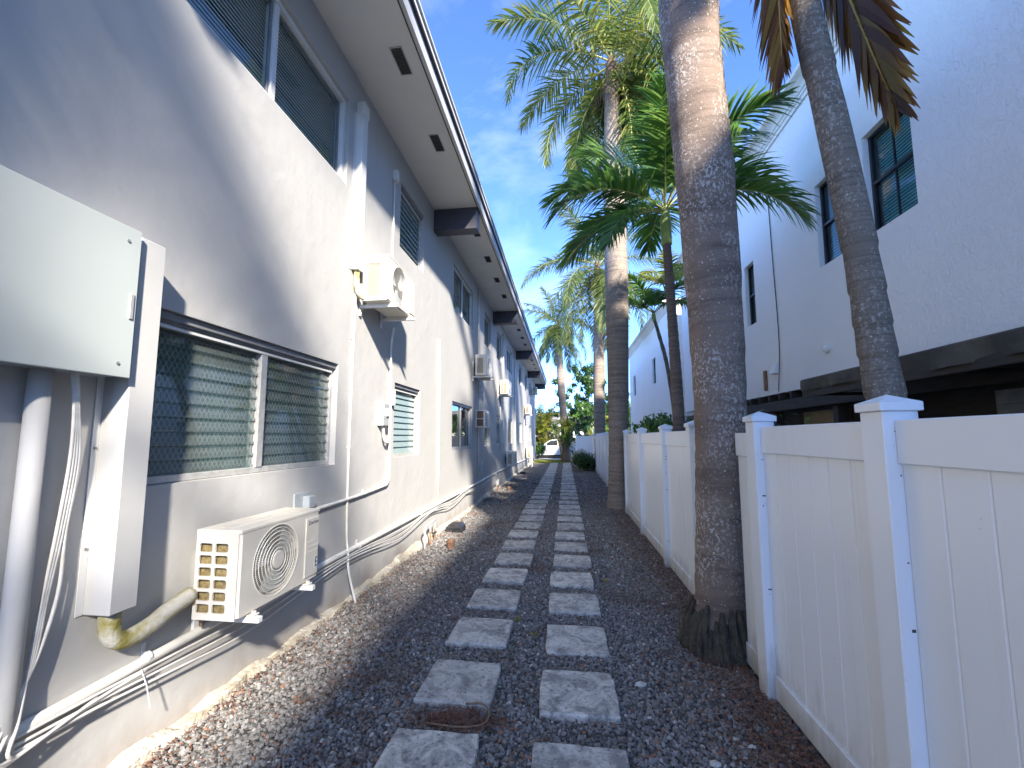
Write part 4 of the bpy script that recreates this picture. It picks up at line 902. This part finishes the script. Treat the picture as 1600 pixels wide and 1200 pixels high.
def frond(Ln, elev, droop, npair, ll, lw, vang=(.1, .5), ldroop=.9, seed=0, petiole=.12, fwd=.6, nseg=4, gap=0.0):
    r = np.random.default_rng(abs(int(seed))+1000*(seed < 0)); ns = 26; s = np.linspace(0, 1, ns); th = elev-droop*s**1.25; ds = Ln/(ns-1)
    side = r.uniform(-.12, .12)
    px_ = np.concatenate([[0], np.cumsum(np.cos(th[:-1])*ds)]); pz = np.concatenate([[0], np.cumsum(np.sin(th[:-1])*ds)]); py = side*Ln*s**2
    V = []; F = []
    ctr = np.stack([px_, py, pz], -1)
    # leaflets
    for k in range(npair):
        f = petiole+(1-petiole)*(k+.5)/npair
        for sg in (1, -1):
            if r.random() < gap: continue
            ff = min(1, max(petiole, f+r.uniform(-.4, .4)/npair)); x = ff*(ns-1); i = min(int(x), ns-2); u = x-i
            p = ctr[i]*(1-u)+ctr[i+1]*u; tg = ctr[i+1]-ctr[i]; tg = tg/np.linalg.norm(tg)
            nrm = np.array([-tg[2], 0, tg[0]]); nrm /= np.linalg.norm(nrm)
            g = (ff-petiole)/(1-petiole); prof = (math.sin(math.pi*min(1, .16+.80*g)))**.55
            l = ll*prof*r.uniform(.85, 1.1); va = r.uniform(*vang); fa = fwd+(1.15-fwd)*g**2+r.uniform(-.1, .1)
            d = math.cos(fa)*(math.cos(va)*np.array([0, sg, 0])+math.sin(va)*nrm)+math.sin(fa)*tg
            d /= np.linalg.norm(d); wv = tg-d*np.dot(tg, d); wv /= np.linalg.norm(wv)
            w = lw*(.6+.4*prof)*r.uniform(.8, 1.15); b0 = len(V); q = p.copy(); dd = d.copy(); st = l/nseg; dr = ldroop*r.uniform(.6, 1.3)
            for j in range(nseg+1):
                c = j/nseg; ww = w*(.45+.55*math.sin(math.pi*min(1, .25+.6*c)))*(1-c**3)
                if j == nseg: ww = w*.06
                V.append(q+wv*ww/2); V.append(q-wv*ww/2)
                dd = dd+np.array([0, 0, -1])*dr/nseg*(.5+c); dd /= np.linalg.norm(dd); q = q+dd*st
            for j in range(nseg): F.append((b0+2*j, b0+2*j+1, b0+2*j+3, b0+2*j+2))
    # midrib mesh apart
    rb = MB(); rb.tube([tuple(c) for c in ctr[::2]], [max(.004, .022*Ln/3*(1-.85*q)) for q in s[::2]], 6)
    return np.array(V), np.array(F), rb
frondc = {}
def get_frond(key, leafmat_, rmat, **kw):
    k = (key, leafmat_)
    if k not in frondc:
        V, F, rb = frond(**kw); frondc[k] = (npmesh('frond', V, F, leafmat_), rb.mesh('midrib', rmat, True))
    return frondc[k]
def add_frond(palm, meshes, c, az, scale=1, tilt=0):
    o = link('frond', meshes[0], palm, c, (tilt, 0, az)); o.scale = (scale,)*3
    m = link('midrib', meshes[1], o); m.location = (0, 0, 0); return o
ROY = [(1.25, .55), (.95, .9), (.65, 1.2), (.3, 1.5), (-.05, 1.6), (-.45, 1.3), (-.85, .75), (-1.15, .45)]
def royal_palm(label, pts, radii, crown, bark, leaf, Ln=3.0, n=20, seed=0, scale=1.0, low=.6, df=1.0, lmax=7, clear=False, dead=2, group='royal palms in a row along the fence', shaft=True, nrings=28):
    r = random.Random(seed); t = thing('royal_palm', label, 'palm tree', tuple(pts[0]), group)
    trunk_mesh(pts, radii, nrings, 14, .005, .14, seed).build('trunk', bark, t, smooth=True, fix=False)
    x, y, z = crown
    if shaft:
        MB().tube(smoothpath([(pts[-1][0], pts[-1][1], pts[-1][2]-.05), (x, y, z-.45), (x, y, z+.1), (x, y, z+.35)]), [radii[-1]*q for q in np.linspace(1.15, .45, 19)], 16).build('crownshaft', 'shaftb', t, smooth=True)
    for k in range(n):
        e, d = ROY[min(lmax, int(8*((k+.5)/n)**.8))]; d *= df; v = r.randrange(2); az = k*2.39996+r.uniform(-.25, .25)+seed
        if clear and e < .1 and math.sin(az) < -.55: az += 1.9
        ms = get_frond(('royal', round(Ln, 1), e, v, df), leaf, 'rachis', Ln=Ln, elev=e, droop=d+.25*v, npair=88, ll=.64*Ln/3, lw=.042, vang=(-.55, .75), ldroop=.95, seed=int(e*100)+v+11, petiole=.10, fwd=.45, nseg=4)
        add_frond(t, ms, (x+r.uniform(-.05, .05), y+r.uniform(-.05, .05), z+r.uniform(-.1, .15)), az, scale*r.uniform(.88, 1.08))
    for k in range(dead):
        ms = get_frond(('dead', round(Ln, 1), k), 'leaf_dead', 'twig', Ln=Ln*.8, elev=-1.05-.15*k, droop=.4, npair=40, ll=.35, lw=.02, vang=(-.5, .5), ldroop=1.8, seed=70+k, petiole=.05)
        add_frond(t, ms, (x, y, z-.3), r.uniform(0, 6.28), .75)
    if dead:                                                         # dry flower stalks under the crown
        V, F, rb = frond(.75, -.9, .5, 40, .5, .012, (-.8, .8), 2.0, seed, .1); 
        for k in range(5): 
            ms = get_frond(('spadix', k % 2), 'leaf_dead', 'twig', Ln=.75, elev=-.7, droop=.6, npair=46, ll=.45, lw=.012, vang=(-.8, .8), ldroop=2.2, seed=90+k, petiole=.1)
            add_frond(t, ms, (x, y, z-.42), k*1.26+seed, r.uniform(.8, 1.2))
    return t
# near palm growing through the fence line
t = royal_palm('thickest speckled brown palm trunk rising through a gap in the near fence', [(1.17, 3.62, -.05), (1.17, 3.62, .35), (1.19, 3.61, 1.0), (1.225, 3.6, 2.0), (1.195, 3.6, 3.6), (1.125, 3.6, 5.4), (1.14, 3.6, 7.4), (1.12, 3.6, 9.6), (1.12, 3.6, 10.8)], [.235, .185, .178, .195, .222, .240, .235, .19, .13], (1.12, 3.6, 11.3), 'bark1', 'leaf_royal', 3.0, 13, 1, dead=0, nrings=40)
mb = MB(); r = random.Random(8)
for k in range(130):
    a = 2*math.pi*k/130+r.uniform(-.04, .04); r0 = r.uniform(.185, .21); r1 = r.uniform(.255, .32); zz = r.uniform(.10, .36); ra = r.uniform(.016, .026)
    mb.tube(smoothpath([(1.17+math.cos(a)*r0, 3.62+math.sin(a)*r0, zz), (1.17+math.cos(a)*(r0*.45+r1*.55), 3.62+math.sin(a)*(r0*.45+r1*.55), zz*.5), (1.17+math.cos(a+.1)*r1, 3.62+math.sin(a+.1)*r1, -.02)], 3), [ra*.6, ra*.9, ra, ra, ra, ra*.95, ra*.9], 6)
mb.build('root_flare', 'roots', t, smooth=True)
royal_palm('tall grey-brown palm by the fence whose full crown fills the top of the sky', [(1.17, 10.05, -.05), (1.17, 10.05, .5), (1.19, 10.05, 1.6), (1.215, 10.02, 3.2), (1.23, 10, 5.2), (1.235, 10, 7.4), (1.235, 10, 9.2), (1.235, 10, 10.2)], [.27, .225, .22, .245, .265, .25, .21, .17], (1.235, 10, 10.75), 'bark2', 'leaf_royal', 3.4, 30, 2, low=.3, dead=3, clear=True, df=1.15)
royal_palm('pale grey palm third in line along the fence with drooping brownish fronds', [(1.66, 21, -.05), (1.63, 21, 1), (1.635, 21, 4.2), (1.69, 21, 7.2), (1.70, 21, 9.4)], [.32, .26, .27, .26, .2], (1.66, 21, 10.0), 'bark2', 'leaf_far', 4.3, 26, 3, dead=4, df=.85)
royal_palm('palm with round crown at the far end of the path against the sky', [(.05, 28.4, -.05), (-.06, 28.5, 2), (-.25, 28.8, 5), (-.38, 29, 7.6), (-.40, 29, 8.7)], [.3, .25, .25, .22, .18], (-.40, 29, 9.3), 'bark2', 'leaf_far', 3.2, 24, 4, dead=2, df=.75, lmax=6)
# one more of the row stands behind the viewer and throws the frond shadows on the grey wall
royal_palm('royal palm of the row standing behind the viewpoint, seen as frond shadows on the wall', [(1.25, -5.7, -.05), (1.25, -5.7, 3), (1.25, -5.7, 6), (1.25, -5.7, 8.7)], [.26, .22, .24, .17], (1.25, -5.7, 9.5), 'bark2', 'leaf_royal', 3.3, 6, 5, dead=0)
# adonidia with green crownshaft
def small_palm(label, pts, radii, crown, leaf, specs, Ln, ll, seed, shaft=.5, name='christmas_palm', bark='bark4', lw=.05, npair=44, vang=(.15, .6)):
    r = random.Random(seed); t = thing('small_palm', label, 'palm tree', tuple(pts[0]), 'slender palms behind the fence')
    trunk_mesh(pts, radii, 18, 16, .004, .05, seed).build('trunk', bark, t, smooth=True, fix=False)
    x, y, z = crown; tr = radii[-1]
    if shaft: MB().tube(smoothpath([(pts[-1][0], pts[-1][1], pts[-1][2]-.02), (x, y, z-shaft*.5), (x, y, z-.02), (x, y, z+.06)]), list(np.interp(np.linspace(0, 3, 19), range(4), [tr*1.25, tr*1.35, tr*.95, tr*.4])), 16).build('crownshaft', 'shaft', t, smooth=True)
    for k, (az, e, d, sc) in enumerate(specs):
        ms = get_frond((label, round(e, 2), round(d, 2), k % 3), leaf, 'rachis', Ln=Ln, elev=R(e), droop=R(d), npair=npair, ll=ll, lw=lw, vang=vang, ldroop=1.0, seed=seed*50+k, petiole=.17, fwd=.5, nseg=5)
        add_frond(t, ms, (x, y, z-.03), R(az), sc)
    return t
small_palm('slender palm with bright green crownshaft and glossy arching fronds behind the fence', [(1.78, 7.0, -.05), (1.765, 7, 1.2), (1.75, 7, 2.4), (1.715, 7, 3.6), (1.68, 7, 4.75)], [.13, .095, .09, .075, .066], (1.675, 7, 5.35), 'leaf_green',
           [(178, 48, 95, 1.0), (150, 70, 60, 1.0), (205, 25, 85, 1.0), (225, -12, 50, .95), (110, 80, 45, 1.05), (5, 50, 95, 1.0), (-20, 20, 85, 1.0), (30, 70, 70, 1), (-60, 35, 80, .9), (-100, 55, 90, .9), (80, 40, 80, 1), (170, 5, 70, .9), (255, 60, 60, .9), (130, 30, 80, 1), (-30, 65, 80, 1)], 2.2, .74, 21, npair=58, lw=.052)
small_palm('thin leaning palm with sparse fronds in front of the farther white house', [(2.75, 11, -.05), (2.70, 11, 1.8), (2.55, 11, 3.3), (2.36, 11, 4.2), (2.27, 11, 4.55)], [.07, .055, .05, .045, .04], (2.25, 11, 4.75), 'leaf_green', [(175, 45, 90, 1), (140, 65, 70, 1), (215, 25, 80, 1), (20, 45, 90, 1), (-40, 55, 80, 1), (90, 70, 60, 1), (200, 70, 50, .9), (-90, 40, 80, .9)], 1.45, .45, 23, shaft=.2)
small_palm('leafy palm tucked between the two white houses beyond the thickest trunk', [(3.1, 12.6, -.05), (3.1, 12.6, 2.5), (3.12, 12.6, 5.4)], [.09, .07, .06], (3.12, 12.6, 5.9), 'leaf_yellow', [(170, 45, 90, 1), (120, 65, 70, 1), (215, 25, 80, 1), (20, 45, 90, 1), (-40, 55, 80, 1), (70, 70, 60, 1), (250, 60, 70, .9), (-90, 30, 80, .9)], 1.7, .5, 25, shaft=.4)
small_palm('unseen slender palm added behind the viewpoint to dapple the lit gravel strip', [(2.7, -5.4, -.05), (2.7, -5.4, 2.5), (2.7, -5.4, 5.2)], [.1, .08, .07], (2.7, -5.4, 5.9), 'leaf_green', [(170, 45, 90, 1), (215, 25, 80, 1), (20, 45, 90, 1), (70, 70, 60, 1), (250, 60, 70, .9)], 2.0, .4, 27, shaft=.4, npair=30)  # unseen palm added only to break up sunlight on the gravel by the wall
# leaning palm close to the right house with hanging dry frond
t = thing('leaning_palm', 'leaning ringed grey palm on the right with a hanging dry brown frond', 'palm tree', (2.33, 3.2, 0), 'slender palms behind the fence')
trunk_mesh([(2.36, 3.2, -.05), (2.27, 3.2, 1.0), (2.155, 3.2, 1.96), (2.085, 3.2, 2.88), (1.965, 3.2, 3.9), (1.835, 3.2, 4.91), (1.76, 3.2, 6.0), (1.70, 3.2, 7.0)], [.16, .128, .110, .103, .102, .098, .09, .08], 24, 30, .005, .035, 31).build('trunk', 'bark3', t, smooth=True, fix=False)
cx, cy_, cz = 1.70, 3.2, 7.0
for (az, e, d, sc) in ((-8, -80, -9, 1.0), (178, -89, 1, .86)):
    ms = get_frond(('cocod', e, d), 'leaf_dry', 'rachisy', Ln=3.05, elev=R(e), droop=R(d), npair=84, ll=.70, lw=.080, vang=(.0, .3), ldroop=.35, seed=300+az, petiole=.12, fwd=.90, nseg=5)
    add_frond(t, ms, (cx, cy_, cz), R(az), sc, 0)
for k, az in enumerate((20, 75, 200, 310, 350)):
    ms = get_frond(('coco', k % 4), 'leaf_royal', 'rachis', Ln=2.4, elev=R(75-12*(k % 4)), droop=R(70), npair=60, ll=.6, lw=.05, vang=(-.1, .4), ldroop=.8, seed=330+k, petiole=.15, fwd=.6, nseg=4)
    add_frond(t, ms, (cx, cy_, cz+.1), R(az))
for k, az in enumerate((-98, -78, -60, -42)):  # out-of-view hanging fronds added to shade the upper part of the thick trunk
    ms = get_frond(('cocol', k % 2), 'leaf_royal', 'rachis', Ln=2.4, elev=R(12+10*(k % 2)), droop=R(70), npair=60, ll=.6, lw=.055, vang=(-.1, .4), ldroop=.8, seed=350+k, petiole=.15, fwd=.6, nseg=4)
    add_frond(t, ms, (cx, cy_, cz), R(az))

# ================================================================== SHRUBS, TREES, FAR PLANTS
def leafcloud(centres, n, size, seed, aspect=1.8):
    r = np.random.default_rng(seed); V = []
    C = np.array([c[:3] for c in centres]); Rr = np.array([c[3:6] if len(c) > 4 else (c[3],)*3 for c in centres]); wgt = Rr.prod(1)**(2/3); wgt /= wgt.sum()
    k = r.choice(len(C), n, p=wgt); d = r.normal(size=(n, 3)); d /= np.linalg.norm(d, axis=1, keepdims=True); rad = r.uniform(.35, 1.0, n)**.5
    p = C[k]+d*Rr[k]*rad[:, None]*np.abs(r.normal(.9, .35, (n, 1)))
    u = r.normal(size=(n, 3))+d*.5; u[:, 2] -= .35; u /= np.linalg.norm(u, axis=1, keepdims=True); w = np.cross(u, d+r.normal(size=(n, 3))*.5); w /= np.linalg.norm(w, axis=1, keepdims=True)
    s = size*r.uniform(.6, 1.35, n)[:, None]
    V = np.stack([p-u*s*.5, p+w*s*.5/aspect, p+u*s*.55-np.array([0, 0, 1])*s*.12, p-w*s*.5/aspect], 1).reshape(-1, 3)
    return V, np.arange(len(V)).reshape(-1, 4)
def bush(name, label, cat, base, centres, n, size, mat, seed, stems=8, group=None, part='foliage'):
    t = thing(name, label, cat, base, group); V, F = leafcloud(centres, n, size, seed); V = V-np.array(base)
    V[:, 2] = np.maximum(V[:, 2], -base[2]+.01); link(part, npmesh(part, V, F, mat), t)
    r = random.Random(seed); mb = MB()
    for k in range(stems):
        c = centres[r.randrange(len(centres))]; mb.tube(smoothpath([(base[0]+r.uniform(-.08, .08), base[1]+r.uniform(-.08, .08), base[2]-.03), ((base[0]+c[0])/2+r.uniform(-.1, .1), (base[1]+c[1])/2, (base[2]+c[2])/2), (c[0]+r.uniform(-.1, .1), c[1], c[2])], 4), [.03, .028, .026, .024, .02, .017, .014, .01, .008], 6)
    mb.build('stem', 'bark4', t, smooth=True); return t
r = random.Random(44)
bush('shrub', 'low dark green shrub on gravel at the far end of the fence', 'shrub', (1.0, 21.2, 0), [(1.0+r.uniform(-.5, .35), 21.2+r.uniform(-.4, .5), r.uniform(.25, .62), r.uniform(.22, .36)) for _ in range(16)], 5200, .085, 'leaf_bush', 1)
bush('hedge_shrub', 'green shrub topping the fence in front of the slender crownshaft palm', 'shrub', (2.0, 8.6, 0), [(2.0+r.uniform(-.35, .7), 8.7+r.uniform(-1.0, 1.1), 1.35+r.uniform(0, .42), r.uniform(.25, .34)) for _ in range(22)], 6500, .12, 'leaf_green', 2)
bush('hedge_shrub', 'dark green shrub behind the fence between thickest trunk and slender palm', 'shrub', (2.0, 6.0, 0), [(2.1+r.uniform(-.2, .5), 5.9+r.uniform(-.5, .5), 1.3+r.uniform(0, .25), .28) for _ in range(8)], 2200, .11, 'leaf_bush', 3)
# boulder behind the shrub
mb = MB(); bmx = bmesh.new(); bmesh.ops.create_icosphere(bmx, subdivisions=3, radius=1)
rr = random.Random(4)
for v in bmx.verts:
    c = v.co; f = 1+.10*math.sin(c.x*4+1)+.07*math.sin(c.y*6+c.z*4); v.co = Vector((.75+c.x*.52*f, 23.2+c.y*.35*f, max(-.05, .42+c.z*.52*f)))
m = bpy.data.meshes.new('boulder'); bmx.to_mesh(m); bmx.free(); m.materials.append(M_['concrete']); tag(link('boulder', m), 'rounded pale boulder behind the low far shrub', 'boulder')
# dracaena clump at the foot of the far palm
def rosette(t, c, n, l, w, seed, mat, part='leaf_head'):
    r = np.random.default_rng(seed); V = []; F = []
    for k in range(n):
        az = r.uniform(0, 6.283); e = r.uniform(-.5, 1.3); d = np.array([math.cos(az)*math.cos(e), math.sin(az)*math.cos(e), math.sin(e)]); s = np.array([-math.sin(az), math.cos(az), 0]); q = np.array(c, float); L_ = l*r.uniform(.7, 1.1); b = len(V)
        for j in range(5):
            u = j/4; ww = w*(1-u**2)*.5+.002; V += [q+s*ww, q-s*ww]; d = d+np.array([0, 0, -1])*.28*(.4+u); d /= np.linalg.norm(d); q = q+d*L_/4
        for j in range(4): F.append((b+2*j, b+2*j+1, b+2*j+3, b+2*j+2))
    V = np.array(V)-np.array(WL[t.name]); link(part, npmesh(part, V, np.array(F), mat), t)
t = thing('strappy_plant', 'clump of strappy green leaves on tan stems around far palm foot', 'plant', (.0, 27.7, 0)); r = random.Random(9)
for k in range(13):
    a = r.uniform(0, 6.28); d = r.uniform(.05, .7); top = (math.cos(a)*d*1.1, 27.8+math.sin(a)*d*.6, r.uniform(1.25, 2.7)); MB().tube(smoothpath([(math.cos(a)*.25, 27.8+math.sin(a)*.2, -.03), (math.cos(a)*d*.6, 27.8+math.sin(a)*d*.4, top[2]*.5), top], 4), .045, 7).build('stem', 'twig', t, smooth=True)
    rosette(t, top, 46, .75, .055, k, 'leaf_royal' if k % 3 else 'leaf_green')
for k in range(5): rosette(t, (r.uniform(-.3, .3), 27.7, r.uniform(.9, 1.5)), 26, .7, .04, 40+k, 'leaf_dead', 'dry_leaf_head')
# areca clumps
def areca(label, x, y, n, Ln, mat, seed, e0=60):
    r = random.Random(seed); t = thing('areca_palm', label, 'palm tree', (x, y, 0), 'clumping palms beyond the grey building'); st = MB()
    for k in range(n):
        a = r.uniform(0, 6.283); d = r.uniform(.1, .7); h = r.uniform(.4, 2.8); px_, py_ = x+math.cos(a)*d, y+math.sin(a)*d
        st.tube([(x+math.cos(a)*d*.3, y+math.sin(a)*d*.3, -.03), (px_, py_, h)], .03, 6)
        e = r.choice((75, 60, 45, 25)); ms = get_frond(('areca', e, mat, round(Ln, 1)), mat, 'rachisy', Ln=Ln, elev=R(e), droop=R(85), npair=34, ll=.55, lw=.05, vang=(.2, .6), ldroop=.7, seed=500+e, petiole=.18, fwd=.6, nseg=3)
        add_frond(t, ms, (px_, py_, h), a+r.uniform(-.4, .4), r.uniform(.85, 1.15))
    st.build('stems', 'rachis', t)
areca('bright yellow-green palm clump just beyond the far corner of the grey building', -1.75, 36.6, 60, 2.1, 'leaf_yellow', 1)
areca('taller green palm clump behind the yellow-green one beyond the building', -2.2, 38.4, 52, 3.5, 'leaf_far', 2)
areca('green palm clump left behind the end of the grey building', -5.0, 35.5, 30, 2.6, 'leaf_yellow', 3)
areca('yellowish palm clump far off right of the far round-crowned palm', 2.6, 40, 36, 2.4, 'leaf_yellow', 4)
def tree(label, x, y, h, cr, n, mat, seed, size=.22, nc=16):
    r = random.Random(seed); t = thing('tree', label, 'tree', (x, y, 0), 'trees beyond the end of the path')
    cs = [(x+r.gauss(0, .5)*cr, y+r.gauss(0, .5)*cr, h*(.30+.68*r.random()), cr*r.uniform(.10, .30), cr*r.uniform(.10, .30), cr*r.uniform(.12, .34)) for _ in range(nc*3)]
    V, F = leafcloud(cs, n, size, seed); V = V-np.array((x, y, 0)); link('crown', npmesh('crown', V, F, mat), t)
    MB().tube(smoothpath([(x, y, -.05), (x+.1, y, h*.3), (x, y, h*.62)]), [.2-.12*k/12 for k in range(13)], 10).build('trunk', 'bark4', t, smooth=True)
    lb = MB()
    for c in cs[:10]: lb.tube(smoothpath([(x, y, h*r.uniform(.25, .5)), ((x+c[0])/2, (y+c[1])/2, c[2]*.8), c[:3]], 3), [.07, .06, .05, .045, .035, .03, .02], 6)
    lb.build('limb', 'bark4', t, smooth=True)
tree('broadleaf tree with dark green crown between the far palm and pale palm', 1.5, 36, 7.6, 1.6, 9000, 'leaf_bush', 1)
tree('smaller lighter green tree behind the far strappy plant', .9, 33, 4.4, .9, 4200, 'leaf_green', 2, .18)
tree('dark round tree far off to the right beyond the fence', 4.6, 42, 6, 1.6, 6000, 'leaf_bush', 3)
tree('big background tree behind the yellow-green palm clump', -7, 52, 6.4, 2.6, 8000, 'leaf_bush', 4, .3)
tree('low spreading tree behind the white car', 6.5, 55, 5.5, 3, 8000, 'leaf_green', 5, .3)
bush('shrub', 'small green shrub at the far corner of the grey building', 'shrub', (-2.1, 31.6, 0), [(-2.1+r.uniform(-.3, .35), 31.6+r.uniform(-.3, .3), r.uniform(.3, 1.0), .32) for _ in range(10)], 2600, .12, 'leaf_green', 7)

# ================================================================== FAR END: lawn, drive, car, wall, houses
g = MB(); g.quad((-14, 27.1, -.006), (14, 27.1, -.006), (14, 30.2, -.006), (-14, 30.2, -.006)); struct(g.build('lawn', 'soil', fix=False))
n = 9000; x = rng.uniform(-4, 2.2, n); y = rng.uniform(27.0, 30.1, n); h_ = rng.uniform(.04, .11, n); a = rng.uniform(0, 6.28, n); w = .012
V = np.stack([np.stack([x-np.cos(a)*w, y-np.sin(a)*w, np.full(n, -.01)], -1), np.stack([x+np.cos(a)*w, y+np.sin(a)*w, np.full(n, -.01)], -1), np.stack([x+rng.normal(0, .03, n), y+rng.normal(0, .03, n), h_], -1)], 1).reshape(-1, 3)
stuff(link('grass', npmesh('grass', V, np.arange(len(V)).reshape(-1, 3), 'leaf_yellow')))['label'] = 'strip of short green grass across the end of the path'
g = MB(); g.quad((-40, 30.2, -.012), (40, 30.2, -.012), (40, 39, -.012), (-40, 39, -.012)); struct(g.build('driveway', 'concrete', fix=False))
struct(MB().box(-40, 40, 30.1, 30.22, -.05, .06, .01).build('kerb', 'concrete'))
g = MB(); g.quad((-80, 44, -.02), (80, 44, -.02), (80, 52, -.02), (-80, 52, -.02)); struct(g.build('road', 'asphalt', fix=False))
t = thing('boundary_wall', 'low white boundary wall behind the parked car', 'wall', (0, 39.4, 0)); MB().box(-14, 9, 39.3, 39.5, -.05, 1.5).build('wall_face', 'stuccoR', t); MB().box(-14, 9, 39.26, 39.54, 1.501, 1.58, .01).build('coping', 'stuccoR', t)
# car, side on, nose to the left
def car(label, x0, y, mirror=1):
    t = thing('parked_car', label, 'car', (x0+2.2, y, 0)); W_ = 1.78; X = lambda u: x0+u
    def loft(prof, ins, y0, y1, mat, nm, par):
        mb = MB(); rows = [(y0, 0), (y0+.10*(y1-y0), ins), (y1-.10*(y1-y0), ins), (y1, 0)]
        n = len(prof)
        cxm = sum(p[0] for p in prof)/n; czm = sum(p[1] for p in prof)/n
        for yy, i_ in rows:
            s = 1.0 if i_ else .965
            for (u, z) in prof: mb.v.append((X(cxm+(u-cxm)*s), yy, czm+(z-czm)*s))
        for k in range(3):
            for j in range(n): mb.f.append((k*n+j, k*n+(j+1) % n, (k+1)*n+(j+1) % n, (k+1)*n+j))
        mb.f.append(tuple(range(n))[::-1]); mb.f.append(tuple(3*n+j for j in range(n))); return mb.build(nm, mat, par)
    body = [(.05, .30), (.02, .48), (.08, .64), (.5, .74), (1.25, .88), (3.65, .95), (4.25, .92), (4.38, .70), (4.36, .34), (4.0, .24), (.4, .22)]
    b = loft(body, 1, y, y+W_, 'carpaint', 'body', t)
    cab = [(1.2, .87), (1.95, 1.36), (2.3, 1.44), (3.05, 1.43), (3.55, 1.28), (3.95, .93)]
    c = loft(cab, 1, y+.10, y+W_-.10, 'carpaint', 'cabin', t)
    for q, lab in (([(1.45, .94), (2.02, 1.32), (2.55, 1.37), (2.55, .95)], 'front'), ([(2.63, .95), (2.63, 1.37), (3.05, 1.36), (3.45, 1.22), (3.6, .97)], 'rear')):
        mb = MB(); mb.v = [(X(u), y+.112-.028*(z > 1.2)*0, z) for u, z in q]; mb.v = [(a, b_-.016, c_) for a, b_, c_ in mb.v]; mb.f = [tuple(range(len(q)))]; mb.build('side_window', 'frameblk', t, fix=False)
    mb = MB(); mb.quad((X(1.20), y+.25, .90), (X(1.20), y+W_-.25, .90), (X(1.90), y+W_-.3, 1.345), (X(1.90), y+.3, 1.345)); mb.build('windscreen', 'frameblk', t, fix=False)
    for u in (.85, 3.5):
        for yy in (y+.02, y+W_-.22):
            wv = MB().tube([(X(u), yy-.03, .32), (X(u), yy+.2, .32)], .32, 24).build('wheel', 'tyre', t); MB().tube([(X(u), yy-.04, .32), (X(u), yy-.03, .32)], [.19, .21], 18).build('rim', 'alu', wv)
    MB().box(X(.10), X(.40), y-.006, y+.03, .58, .68, .01).build('headlight', 'alu', t); MB().box(X(4.2), X(4.37), y+.02, y+.05, .62, .80, .01).build('tail_light', 'rust', t)
    MB().box(X(1.55), X(1.75), y-.12, y+.02, .93, 1.05, .02).build('mirror', 'carpaint', t); MB().box(X(.3), X(4.1), y+.02, y+W_-.02, .12, .24).build('underside', 'tyre', t)
car('white parked car seen side-on at the far end of the path', -3.2, 33.4)
car('second white car parked behind the first by the boundary wall', .6, 36.6)
# background houses
def far_house(label, x0, x1, y, h, rh, solar=False):
    t = thing('background_house', label, 'house', ((x0+x1)/2, y, 0)); hs = []
    MB().box(x0, x1, y, y+8, -.1, h).build('wall', 'creamwall', t)
    rf = MB().prism([(y-.6, h+.001), (y+8.6, h+.001), (y+4, h+rh)], 0, x0-.6, x1+.6).build('roof', 'rooft', t)
    MB().box(x0-.6, x1+.6, y-.66, y-.601, h-.12, h+.04).build('fascia', 'white', rf)
    if solar:
        for k in range(3):
            a = x0+1+k*1.7; f = rh/4.6; m = MB(); m.quad((a, y+.2, h+.8*f+.06), (a+1.5, y+.2, h+.8*f+.06), (a+1.5, y+2.6, h+3.2*f+.06), (a, y+2.6, h+3.2*f+.06)); m.build('solar_panel', 'solar', rf, fix=False)
    k = x0+1
    while k < x1-1.2:
        f = MB(); frame = f.box(k, k+1.1, y-.05, y-.002, 1.0, 2.2, .01).build('window', 'white', t); MB().box(k+.08, k+.52, y-.056, y-.051, 1.08, 2.12).build('pane', 'frameblk', frame); MB().box(k+.58, k+1.02, y-.056, y-.051, 1.08, 2.12).build('pane', 'frameblk', frame); k += 2.4
far_house('cream single-storey house with grey roof behind the white car', -6, 3.4, 56, 3.1, 1.9)
far_house('pale house with solar panels on its roof right of the cream one', 4.4, 14, 60, 3.4, 2.2, True)
far_house('cream house far left behind the palm clumps', -20, -8, 58, 3.0, 1.8)
